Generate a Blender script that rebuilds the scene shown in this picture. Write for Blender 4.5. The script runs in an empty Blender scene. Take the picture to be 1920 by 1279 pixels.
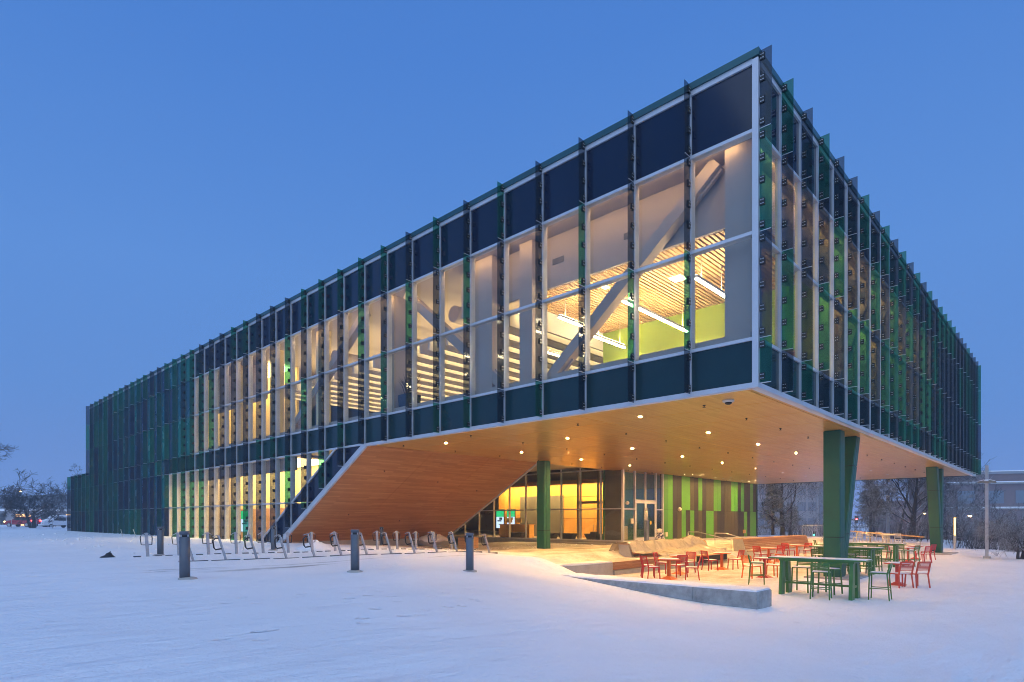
import bpy, bmesh, math, random
from mathutils import Vector, Matrix, noise

# ------------------------------------------------------------------ camera, sky, light
scene = bpy.context.scene
COL = scene.collection
cam_d = bpy.data.cameras.new("camera")
cam = bpy.data.objects.new("camera", cam_d)
COL.objects.link(cam)
cam.location = (-15.119, -5.914, 2.2)
cam.rotation_euler = (math.radians(90), 0, -math.radians(46.552))
cam_d.sensor_width = 36.0
cam_d.sensor_fit = 'HORIZONTAL'
cam_d.lens = 1128.5 / 1920 * 36
cam_d.shift_y = (975.1 - 639.5) / 1920
cam_d.clip_start = 0.1
cam_d.clip_end = 3000
scene.camera = cam

world = bpy.data.worlds.new("World")
scene.world = world
world.use_nodes = True
wn = world.node_tree
wn.nodes.clear()
w_out = wn.nodes.new("ShaderNodeOutputWorld")
w_bg = wn.nodes.new("ShaderNodeBackground")
w_tc = wn.nodes.new("ShaderNodeTexCoord")
w_sep = wn.nodes.new("ShaderNodeSeparateXYZ")
w_ramp = wn.nodes.new("ShaderNodeValToRGB")
w_noise = wn.nodes.new("ShaderNodeTexNoise")
w_add = wn.nodes.new("ShaderNodeMath")
w_add.operation = 'MULTIPLY_ADD'
w_noise.inputs['Scale'].default_value = 1.6
w_noise.inputs['Detail'].default_value = 3
w_add.inputs[1].default_value = 0.11
wn.links.new(w_tc.outputs['Generated'], w_sep.inputs[0])
wn.links.new(w_tc.outputs['Generated'], w_noise.inputs['Vector'])
wn.links.new(w_noise.outputs['Fac'], w_add.inputs[0])
wn.links.new(w_sep.outputs['Z'], w_add.inputs[2])
wn.links.new(w_add.outputs[0], w_ramp.inputs['Fac'])
cr = w_ramp.color_ramp
cr.elements[0].position = 0.0
cr.elements[0].color = (0.20, 0.295, 0.62, 1)
cr.elements[1].position = 1.0
cr.elements[1].color = (0.05, 0.17, 0.55, 1)
for pos, c in ((0.10, (0.135, 0.255, 0.60, 1)), (0.24, (0.115, 0.27, 0.655, 1)),
               (0.42, (0.108, 0.275, 0.69, 1)), (0.66, (0.072, 0.22, 0.64, 1))):
    e = cr.elements.new(pos)
    e.color = c
wn.links.new(w_ramp.outputs['Color'], w_bg.inputs['Color'])
w_bg.inputs['Strength'].default_value = 1.0
wn.links.new(w_bg.outputs[0], w_out.inputs['Surface'])

sun_d = bpy.data.lights.new("dusk_sun", 'SUN')        # the glow left in the sky behind the camera
sun = bpy.data.objects.new("dusk_sun", sun_d)
COL.objects.link(sun)
sun_d.energy = 1.55
sun_d.angle = math.radians(100)
sun_d.color = (0.78, 0.92, 1.0)
sun.rotation_euler = (math.radians(48), 0, math.radians(-50))

vs = scene.view_settings
vs.view_transform = 'Standard'
vs.look = 'None'
vs.exposure = 0.0
vs.gamma = 1.0
try:
    vs.use_curve_mapping = False
except Exception:
    pass
scene.cycles.max_bounces = 10
scene.cycles.diffuse_bounces = 5
scene.cycles.glossy_bounces = 4
scene.cycles.transmission_bounces = 6
scene.cycles.transparent_max_bounces = 40
scene.cycles.volume_bounces = 2
scene.cycles.sample_clamp_indirect = 6.0
scene.cycles.caustics_reflective = False
scene.cycles.caustics_refractive = False
scene.cycles.filter_width = 1.0
scene.cycles.use_denoising = True
try:
    scene.cycles.denoiser = 'OPENIMAGEDENOISE'
except Exception:
    pass

# ------------------------------------------------------------------ materials
def new_mat(name):
    m = bpy.data.materials.new(name)
    m.use_nodes = True
    nt = m.node_tree
    nt.nodes.clear()
    return m, nt, nt.nodes.new("ShaderNodeOutputMaterial")

def principled(nt, out, col, rough, metal=0.0):
    p = nt.nodes.new("ShaderNodeBsdfPrincipled")
    p.inputs['Base Color'].default_value = (*col, 1)
    p.inputs['Roughness'].default_value = rough
    p.inputs['Metallic'].default_value = metal
    nt.links.new(p.outputs[0], out.inputs['Surface'])
    return p

def pos_node(nt, scale=(1, 1, 1), obj=False):
    if obj:
        g = nt.nodes.new("ShaderNodeTexCoord").outputs['Object']
    else:
        g = nt.nodes.new("ShaderNodeNewGeometry").outputs['Position']
    mp = nt.nodes.new("ShaderNodeMapping")
    mp.inputs['Scale'].default_value = scale
    nt.links.new(g, mp.inputs['Vector'])
    return mp.outputs[0]

def noise_node(nt, vec, scale, detail=4, rough=0.55):
    n = nt.nodes.new("ShaderNodeTexNoise")
    n.inputs['Scale'].default_value = scale
    n.inputs['Detail'].default_value = detail
    n.inputs['Roughness'].default_value = rough
    nt.links.new(vec, n.inputs['Vector'])
    return n.outputs['Fac']

def ramp(nt, fac, stops):
    r = nt.nodes.new("ShaderNodeValToRGB")
    el = r.color_ramp.elements
    el[0].position, el[0].color = stops[0][0], (*stops[0][1], 1)
    el[1].position, el[1].color = stops[-1][0], (*stops[-1][1], 1)
    for p, c in stops[1:-1]:
        e = el.new(p)
        e.color = (*c, 1)
    nt.links.new(fac, r.inputs['Fac'])
    return r.outputs['Color']

def bump(nt, p, height, strength, dist=0.02):
    b = nt.nodes.new("ShaderNodeBump")
    b.inputs['Strength'].default_value = strength
    b.inputs['Distance'].default_value = dist
    nt.links.new(height, b.inputs['Height'])
    nt.links.new(b.outputs[0], p.inputs['Normal'])

def mul(c, k):
    return tuple(min(1.0, x * k) for x in c)

def paint(name, col, rough=0.45, metal=0.0, var=0.18, scale=3.0, bmp=0.0, bscale=60, obj=True, dust=0.0):
    """a painted / solid surface with slight mottling"""
    m, nt, out = new_mat(name)
    p = principled(nt, out, col, rough, metal)
    v = pos_node(nt, obj=obj)
    n = noise_node(nt, v, scale, 5, 0.6)
    c = ramp(nt, n, [(0.25, mul(col, 1 - var)), (0.75, mul(col, 1 + var))])
    nt.links.new(c, p.inputs['Base Color'])
    rr = nt.nodes.new("ShaderNodeMapRange")
    rr.inputs['To Min'].default_value = max(0.02, rough - 0.08)
    rr.inputs['To Max'].default_value = min(1, rough + 0.10)
    nt.links.new(n, rr.inputs['Value'])
    nt.links.new(rr.outputs[0], p.inputs['Roughness'])
    if bmp:
        bump(nt, p, noise_node(nt, v, bscale, 3), bmp, 0.01)
    return m

def emit(name, col, strength):
    m, nt, out = new_mat(name)
    e = nt.nodes.new("ShaderNodeEmission")
    e.inputs['Color'].default_value = (*col, 1)
    e.inputs['Strength'].default_value = strength
    nt.links.new(e.outputs[0], out.inputs['Surface'])
    return m

def glass(name, tint, body, refl_ior=1.42, body_fac=0.0, rough=0.02):
    m, nt, out = new_mat(name)
    t = nt.nodes.new("ShaderNodeBsdfTransparent")
    t.inputs['Color'].default_value = (*tint, 1)
    g = nt.nodes.new("ShaderNodeBsdfGlossy")
    g.inputs['Roughness'].default_value = rough
    g.inputs['Color'].default_value = (0.9, 0.95, 1, 1)
    lw = nt.nodes.new("ShaderNodeLayerWeight")
    pw = nt.nodes.new("ShaderNodeMath")
    pw.operation = 'POWER'
    pw.inputs[1].default_value = 4.5
    nt.links.new(lw.outputs['Facing'], pw.inputs[0])
    fr = nt.nodes.new("ShaderNodeMath")
    fr.operation = 'MULTIPLY_ADD'
    fr.inputs[1].default_value = 0.75
    fr.inputs[2].default_value = ((refl_ior - 1) / (refl_ior + 1)) ** 2
    nt.links.new(pw.outputs[0], fr.inputs[0])
    base = t.outputs[0]
    if body_fac:
        d = nt.nodes.new("ShaderNodeBsdfDiffuse")
        d.inputs['Color'].default_value = (*body, 1)
        mx0 = nt.nodes.new("ShaderNodeMixShader")
        mx0.inputs[0].default_value = body_fac
        nt.links.new(base, mx0.inputs[1])
        nt.links.new(d.outputs[0], mx0.inputs[2])
        base = mx0.outputs[0]
    mx = nt.nodes.new("ShaderNodeMixShader")
    nt.links.new(fr.outputs[0], mx.inputs[0])
    nt.links.new(base, mx.inputs[1])
    nt.links.new(g.outputs[0], mx.inputs[2])
    nt.links.new(mx.outputs[0], out.inputs['Surface'])
    return m

def snowy(name, col, rough=0.8, thr=0.35, amount=1.0, snow_col=(0.86, 0.87, 0.9)):
    """bark or wood that carries snow on whatever faces up"""
    m, nt, out = new_mat(name)
    p = principled(nt, out, col, rough)
    g = nt.nodes.new("ShaderNodeNewGeometry")
    s = nt.nodes.new("ShaderNodeSeparateXYZ")
    nt.links.new(g.outputs['Normal'], s.inputs[0])
    n = noise_node(nt, g.outputs['Position'], 1.7, 3)
    a = nt.nodes.new("ShaderNodeMath")
    a.operation = 'MULTIPLY_ADD'
    a.inputs[1].default_value = 0.9
    nt.links.new(n, a.inputs[0])
    nt.links.new(s.outputs['Z'], a.inputs[2])
    mr = nt.nodes.new("ShaderNodeMapRange")
    mr.inputs['From Min'].default_value = thr + 0.45
    mr.inputs['From Max'].default_value = thr + 0.65
    mr.inputs['To Max'].default_value = amount
    nt.links.new(a.outputs[0], mr.inputs['Value'])
    mx = nt.nodes.new("ShaderNodeMix")
    mx.data_type = 'RGBA'
    mx.inputs[6].default_value = (*col, 1)
    mx.inputs[7].default_value = (*snow_col, 1)
    nt.links.new(mr.outputs[0], mx.inputs[0])
    nt.links.new(mx.outputs[2], p.inputs['Base Color'])
    return m

def snow_mat(name, col=(0.87, 0.88, 0.91), tracks=False):
    m, nt, out = new_mat(name)
    p = principled(nt, out, col, 0.55)
    v = pos_node(nt)
    n1 = noise_node(nt, v, 0.35, 4)
    c = ramp(nt, n1, [(0.3, mul(col, 0.95)), (0.7, mul(col, 1.02))])
    v2 = pos_node(nt, (0.35, 1.0, 1.0))
    if tracks:
        # wind-scoured streaks where the paving shows, stretched along X
        ns = noise_node(nt, pos_node(nt, (0.14, 1.1, 0.0)), 1.15, 6, 0.62)
        nb = noise_node(nt, pos_node(nt, (0.05, 0.07, 0.0)), 1.0, 2)
        geo = nt.nodes.new("ShaderNodeNewGeometry")
        sp = nt.nodes.new("ShaderNodeSeparateXYZ")
        nt.links.new(geo.outputs['Position'], sp.inputs[0])
        # the walking lane runs along X at Y ~ 8..11.5
        d1 = nt.nodes.new("ShaderNodeMath"); d1.operation = 'SUBTRACT'; d1.inputs[1].default_value = 9.7
        nt.links.new(sp.outputs['Y'], d1.inputs[0])
        d2 = nt.nodes.new("ShaderNodeMath"); d2.operation = 'ABSOLUTE'
        nt.links.new(d1.outputs[0], d2.inputs[0])
        lane = nt.nodes.new("ShaderNodeMapRange")
        lane.inputs['From Min'].default_value = 0.4
        lane.inputs['From Max'].default_value = 2.6
        lane.inputs['To Min'].default_value = 0.145
        lane.inputs['To Max'].default_value = 0.0
        nt.links.new(d2.outputs[0], lane.inputs['Value'])
        sm = nt.nodes.new("ShaderNodeMath"); sm.operation = 'ADD'
        nt.links.new(ns, sm.inputs[0]); nt.links.new(lane.outputs[0], sm.inputs[1])
        mr = nt.nodes.new("ShaderNodeMapRange")
        mr.inputs['From Min'].default_value = 0.70
        mr.inputs['From Max'].default_value = 0.80
        mr.inputs['To Max'].default_value = 0.75
        nt.links.new(sm.outputs[0], mr.inputs['Value'])
        mx = nt.nodes.new("ShaderNodeMix"); mx.data_type = 'RGBA'
        nt.links.new(mr.outputs[0], mx.inputs[0])
        nt.links.new(c, mx.inputs[6])
        mx.inputs[7].default_value = (0.16, 0.155, 0.15, 1)
        c = mx.outputs[2]
        # paving under the overhang: blown thin, bare in patches
        def band(sock, a0, a1, b0, b1):
            m1 = nt.nodes.new("ShaderNodeMapRange"); m1.inputs['From Min'].default_value = a0; m1.inputs['From Max'].default_value = a1
            m2 = nt.nodes.new("ShaderNodeMapRange"); m2.inputs['From Min'].default_value = b1; m2.inputs['From Max'].default_value = b0
            nt.links.new(sp.outputs[sock], m1.inputs['Value']); nt.links.new(sp.outputs[sock], m2.inputs['Value'])
            k = nt.nodes.new("ShaderNodeMath"); k.operation = 'MULTIPLY'
            nt.links.new(m1.outputs[0], k.inputs[0]); nt.links.new(m2.outputs[0], k.inputs[1])
            return k.outputs[0]
        kk = nt.nodes.new("ShaderNodeMath"); kk.operation = 'MULTIPLY'
        nt.links.new(band('X', 1.0, 6.0, 38.0, 42.0), kk.inputs[0]); nt.links.new(band('Y', 0.6, 3.6, 22.0, 26.0), kk.inputs[1])
        np_ = noise_node(nt, pos_node(nt, (0.55, 0.9, 0.0)), 0.9, 6, 0.68)
        thin = nt.nodes.new("ShaderNodeMapRange")
        thin.inputs['From Min'].default_value = 0.36; thin.inputs['From Max'].default_value = 0.66
        thin.inputs['To Min'].default_value = 0.22; thin.inputs['To Max'].default_value = 1.0
        nt.links.new(np_, thin.inputs['Value'])
        k2 = nt.nodes.new("ShaderNodeMath"); k2.operation = 'MULTIPLY'
        nt.links.new(kk.outputs[0], k2.inputs[0]); nt.links.new(thin.outputs[0], k2.inputs[1])
        mx2 = nt.nodes.new("ShaderNodeMix"); mx2.data_type = 'RGBA'
        nt.links.new(k2.outputs[0], mx2.inputs[0])
        nt.links.new(c, mx2.inputs[6])
        mx2.inputs[7].default_value = (0.29, 0.27, 0.25, 1)
        c = mx2.outputs[2]
    nt.links.new(c, p.inputs['Base Color'])
    na = noise_node(nt, v2, 1.6, 6, 0.6)
    nb2 = noise_node(nt, v, 26, 3, 0.6)
    ad = nt.nodes.new("ShaderNodeMath"); ad.operation = 'MULTIPLY_ADD'; ad.inputs[1].default_value = 0.10
    nt.links.new(nb2, ad.inputs[0]); nt.links.new(na, ad.inputs[2])
    h = ad.outputs[0]
    if tracks:
        vo = nt.nodes.new("ShaderNodeTexVoronoi")
        vo.inputs['Scale'].default_value = 2.1
        nt.links.new(pos_node(nt, (1.0, 1.35, 0.0)), vo.inputs['Vector'])
        dm = nt.nodes.new("ShaderNodeMapRange"); dm.interpolation_type = 'SMOOTHSTEP'
        dm.inputs['From Min'].default_value = 0.10; dm.inputs['From Max'].default_value = 0.24
        dm.inputs['To Min'].default_value = -0.28; dm.inputs['To Max'].default_value = 0.0
        nt.links.new(vo.outputs['Distance'], dm.inputs['Value'])
        pm = nt.nodes.new("ShaderNodeMapRange")
        pm.inputs['From Min'].default_value = 0.54; pm.inputs['From Max'].default_value = 0.62
        nt.links.new(noise_node(nt, pos_node(nt, (0.10, 0.22, 0.0)), 1.0, 3, 0.6), pm.inputs['Value'])
        pr_ = nt.nodes.new("ShaderNodeMath"); pr_.operation = 'MULTIPLY_ADD'
        nt.links.new(dm.outputs[0], pr_.inputs[0]); nt.links.new(pm.outputs[0], pr_.inputs[1]); nt.links.new(h, pr_.inputs[2])
        h = pr_.outputs[0]
    bump(nt, p, h, 0.95, 0.22)
    return m

def planks(name, cols, plank=(1.6, 0.11), rough=0.42, axes='xy', gap=0.004, bmp=0.25, coat=0.0):
    """narrow boards along X with tone changes from board to board"""
    m, nt, out = new_mat(name)
    p = principled(nt, out, cols[0], rough)
    p.inputs['Coat Weight'].default_value = coat
    p.inputs['Coat Roughness'].default_value = 0.22
    g = nt.nodes.new("ShaderNodeNewGeometry")
    vec = g.outputs['Position']
    if axes != 'xy':
        s = nt.nodes.new("ShaderNodeSeparateXYZ")
        c = nt.nodes.new("ShaderNodeCombineXYZ")
        nt.links.new(vec, s.inputs[0])
        nt.links.new(s.outputs[axes[0].upper()], c.inputs[0])
        nt.links.new(s.outputs[axes[1].upper()], c.inputs[1])
        vec = c.outputs[0]
    b = nt.nodes.new("ShaderNodeTexBrick")
    b.inputs['Scale'].default_value = 1.0
    b.inputs['Brick Width'].default_value = plank[0]
    b.inputs['Row Height'].default_value = plank[1]
    b.inputs['Mortar Size'].default_value = gap
    b.inputs['Color1'].default_value = (0.0, 0.0, 0.0, 1)
    b.inputs['Color2'].default_value = (1.0, 1.0, 1.0, 1)
    b.inputs['Mortar'].default_value = (0.0, 0.0, 0.0, 1)
    b.offset = 0.37
    nt.links.new(vec, b.inputs['Vector'])
    mp = nt.nodes.new("ShaderNodeMapping")
    mp.inputs['Scale'].default_value = (0.9, 14, 1)
    nt.links.new(vec, mp.inputs['Vector'])
    n = noise_node(nt, mp.outputs[0], 2.0, 5, 0.6)
    mixf = nt.nodes.new("ShaderNodeMath"); mixf.operation = 'MULTIPLY_ADD'
    mixf.inputs[1].default_value = 0.45
    nt.links.new(b.outputs['Color'], mixf.inputs[0])
    sc = nt.nodes.new("ShaderNodeMath"); sc.operation = 'MULTIPLY'; sc.inputs[1].default_value = 0.62
    nt.links.new(n, sc.inputs[0])
    nt.links.new(sc.outputs[0], mixf.inputs[2])
    col = ramp(nt, mixf.outputs[0], [(0.12, cols[1]), (0.5, cols[0]), (0.88, cols[2])])
    nt.links.new(col, p.inputs['Base Color'])
    if bmp:
        bump(nt, p, b.outputs['Fac'], -bmp, 0.006)
    return m

M = {}
M['snow'] = snow_mat('snow', tracks=True)
M['snow_cap'] = snow_mat('snow_cap')
M['alu'] = paint('frame_aluminium', (0.56, 0.58, 0.62), 0.38, 0.25, 0.06, 1.2)
M['alu_in'] = paint('frame_bronze', (0.23, 0.19, 0.15), 0.45, 0.2, 0.1, 2)
M['steel'] = paint('galvanised_steel', (0.42, 0.43, 0.45), 0.4, 0.7, 0.15, 6)
M['coping'] = paint('coping_metal', (0.035, 0.11, 0.12), 0.35, 0.5, 0.12, 0.6, obj=False)
M['span_navy'] = paint('spandrel_navy', (0.0005, 0.006, 0.026), 0.08, 0.0, 0.3, 0.25, obj=False)
M['span_teal'] = paint('spandrel_teal', (0.003, 0.027, 0.033), 0.2, 0.0, 0.25, 0.6, 0.05, 40, obj=False)
M['pan_slate'] = paint('panel_slate', (0.018, 0.05, 0.12), 0.25, 0.0, 0.2, 0.8, obj=False)  # blue of the reflected sky is mixed into these panel colours
M['pan_green'] = paint('panel_green', (0.012, 0.15, 0.15), 0.25, 0.0, 0.2, 0.8, obj=False)
M['pan_teal'] = paint('panel_teal', (0.014, 0.095, 0.15), 0.25, 0.0, 0.2, 0.8, obj=False)
M['pane'] = glass('window_glass', (0.90, 0.92, 0.92), (0, 0, 0), 1.5)
M['pane_dark'] = glass('dark_reflection_glass', (0.09, 0.10, 0.11), (0.01, 0.01, 0.01), 1.4)  # dark reflection on the upper lobby panes, put into the tint
M['fin_green'] = glass('fin_green_glass', (0.33, 0.67, 0.55), (0.010, 0.15, 0.115), 1.35, 0.19, 0.06)
M['fin_dark'] = glass('fin_smoke_glass', (0.52, 0.55, 0.58), (0.015, 0.038, 0.07), 1.35, 0.17, 0.06)  # bluish body colour carries the sky's reflection
M['clamp'] = paint('clamp_black', (0.012, 0.014, 0.016), 0.4, 0.3, 0.1, 4)
M['bolt'] = paint('bolt_steel', (0.62, 0.65, 0.70), 0.3, 0.5, 0.05, 4)
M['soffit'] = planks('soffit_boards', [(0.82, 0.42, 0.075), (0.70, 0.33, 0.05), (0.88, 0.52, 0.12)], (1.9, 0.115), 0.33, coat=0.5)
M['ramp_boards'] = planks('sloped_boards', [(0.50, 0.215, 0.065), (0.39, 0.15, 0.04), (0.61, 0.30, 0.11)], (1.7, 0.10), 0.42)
M['slat_wood'] = planks('slat_wood', [(0.66, 0.43, 0.20), (0.56, 0.34, 0.14), (0.76, 0.53, 0.28)], (2.2, 0.14), 0.5)
M['bench_wood'] = planks('bench_wood', [(0.33, 0.16, 0.075), (0.22, 0.10, 0.045), (0.42, 0.23, 0.12)], (1.3, 0.06), 0.6, 'xz')
M['wall_wood'] = planks('wall_wood', [(0.72, 0.39, 0.09), (0.64, 0.33, 0.07), (0.78, 0.46, 0.13)], (2.1, 0.42), 0.45, 'zy', 0.003, 0.1)
M['oak'] = paint('oak_veneer', (0.50, 0.27, 0.11), 0.45, 0, 0.2, 3)
M['col_green'] = paint('column_green', (0.004, 0.085, 0.045), 0.45, 0.0, 0.14, 1.6, 0.03, 70)
M['seam'] = paint('joint_black', (0.008, 0.008, 0.008), 0.8)
M['wall_bright'] = paint('panel_lime', (0.075, 0.30, 0.022), 0.5, 0, 0.07, 0.9, obj=False)
M['wall_mid'] = paint('panel_leaf', (0.045, 0.21, 0.03), 0.5, 0, 0.07, 0.9, obj=False)
M['wall_dark'] = paint('panel_charcoal', (0.014, 0.013, 0.010), 0.5, 0, 0.12, 0.9, obj=False)
M['wall_olive'] = paint('panel_olive', (0.05, 0.042, 0.014), 0.5, 0, 0.1, 0.9, obj=False)
M['concrete'] = paint('concrete', (0.36, 0.35, 0.335), 0.75, 0, 0.16, 2.2, 0.15, 30, obj=False)
M['concrete_wall'] = paint('concrete_stained', (0.33, 0.325, 0.315), 0.75, 0, 0.38, 3.4, 0.3, 22, obj=False)
M['concrete_pale'] = paint('concrete_pale', (0.55, 0.53, 0.49), 0.75, 0, 0.12, 2.2, 0.12, 30, obj=False)
M['plaster'] = paint('plaster_white', (0.72, 0.70, 0.66), 0.7, 0, 0.03, 1)
M['plaster_grey'] = paint('plaster_grey', (0.42, 0.37, 0.33), 0.7, 0, 0.05, 1)
M['cream'] = paint('cream_wall', (0.76, 0.64, 0.32), 0.7, 0, 0.06, 1)
M['lime_wall'] = paint('lime_wall', (0.36, 0.50, 0.06), 0.6, 0, 0.05, 0.7)
M['green_wall'] = paint('dark_green_wall', (0.04, 0.20, 0.07), 0.6, 0, 0.06, 0.7)
M['floor_in'] = paint('interior_floor', (0.30, 0.27, 0.23), 0.45, 0, 0.12, 1.5)
M['dark_in'] = paint('dark_interior', (0.03, 0.03, 0.032), 0.6, 0, 0.2, 1)
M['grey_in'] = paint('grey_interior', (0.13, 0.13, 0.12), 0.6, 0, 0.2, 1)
M['black'] = paint('black_plastic', (0.013, 0.013, 0.015), 0.45, 0, 0.15, 5)
M['red'] = paint('chair_red', (0.50, 0.022, 0.03), 0.36, 0, 0.08, 6)
M['brick_red'] = paint('chair_brick_red', (0.55, 0.07, 0.035), 0.36, 0, 0.08, 6)
M['orange'] = paint('chair_orange', (0.78, 0.15, 0.02), 0.36, 0, 0.08, 6)
M['leaf'] = paint('furniture_green', (0.05, 0.17, 0.035), 0.36, 0, 0.1, 6)
M['offwhite'] = paint('furniture_white', (0.72, 0.66, 0.56), 0.4, 0, 0.05, 6)
M['bollard'] = paint('bollard_grey', (0.10, 0.115, 0.14), 0.45, 0.2, 0.1, 8)
M['bark'] = snowy('bark_with_snow', (0.028, 0.027, 0.033), 0.9, 0.30, 0.9)
M['twig'] = snowy('twigs_with_snow', (0.028, 0.027, 0.035), 0.9, 0.40, 0.8)
M['twig_dark'] = snowy('bare_twigs', (0.03, 0.028, 0.034), 0.9, 0.75, 0.5)
M['needle'] = snowy('needles_with_snow', (0.025, 0.045, 0.035), 0.9, 0.5, 0.45)
M['brick'] = paint('brown_brick', (0.17, 0.115, 0.115), 0.85, 0, 0.15, 0.5, obj=False)
M['far_wall'] = paint('far_concrete', (0.26, 0.27, 0.30), 0.85, 0, 0.1, 0.3, obj=False)
M['hazed_far_glass'] = paint('hazed_far_glass', (0.12, 0.155, 0.20), 0.3, 0, 0.2, 0.3, obj=False)  # lightened so the haze of distance sits in the window colour
M['tarp'] = glass('tarp_plastic', (0.85, 0.83, 0.79), (0.70, 0.67, 0.60), 1.5, 0.46, 0.16)
M['car_red'] = paint('car_red', (0.34, 0.025, 0.045), 0.25, 0.2, 0.08, 2)
M['car_white'] = paint('car_snow_white', (0.65, 0.67, 0.72), 0.5, 0, 0.06, 2)
M['tyre'] = paint('tyre', (0.02, 0.02, 0.022), 0.8)
M['car_glass'] = paint('car_glass', (0.02, 0.025, 0.035), 0.08)
M['blue_grey'] = paint('post_blue_grey', (0.13, 0.17, 0.27), 0.4, 0.2, 0.08, 5)
M['hill'] = paint('hill_woods', (0.10, 0.105, 0.12), 0.95, 0, 0.2, 0.05, obj=False)
WARM = (1.0, 0.62, 0.27)
WARM2 = (1.0, 0.72, 0.40)
M['e_down'] = emit('downlight_glow', (1.0, 0.54, 0.16), 8000)
M['e_wash'] = emit('wallwash_glow', (1.0, 0.66, 0.30), 900)
M['e_linear'] = emit('linear_glow', (1.0, 0.72, 0.37), 135)
M['e_ceiling'] = emit('ceiling_light_glow', (1.0, 0.68, 0.32), 95)
M['e_perim_fill'] = emit('added_perimeter_glow', (1.0, 0.58, 0.26), 34)
M['e_square'] = emit('square_light_glow', (1.0, 0.78, 0.46), 40)
M['e_panel'] = emit('light_panel_glow', (1.0, 0.68, 0.30), 11)
M['e_panel_hi'] = emit('bright_panel_glow', (1.0, 0.66, 0.26), 13)
M['e_soft'] = emit('soft_strip_glow', (1.0, 0.66, 0.28), 22)
M['e_cove'] = emit('cove_glow', (1.0, 0.60, 0.20), 36)
M['e_screen_w'] = emit('screen_white', (0.62, 0.78, 1.0), 1.6)
M['e_screen_g'] = emit('screen_green', (0.03, 0.75, 0.25), 1.1)
M['e_red'] = emit('red_lamp', (1.0, 0.05, 0.05), 40)
M['e_green'] = emit('green_lamp', (0.05, 1.0, 0.4), 14)
M['e_street'] = emit('street_lamp_glow', (1.0, 0.60, 0.16), 60)
M['e_head'] = emit('headlamp_glow', (1.0, 0.62, 0.2), 50)
M['e_tail'] = emit('tail_lamp_glow', (1.0, 0.04, 0.03), 18)
M['e_warmwin'] = emit('lit_window_glow', (1.0, 0.55, 0.22), 2.2)
M['e_post'] = emit('light_column_glow', (1.0, 0.60, 0.14), 6)

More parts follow.
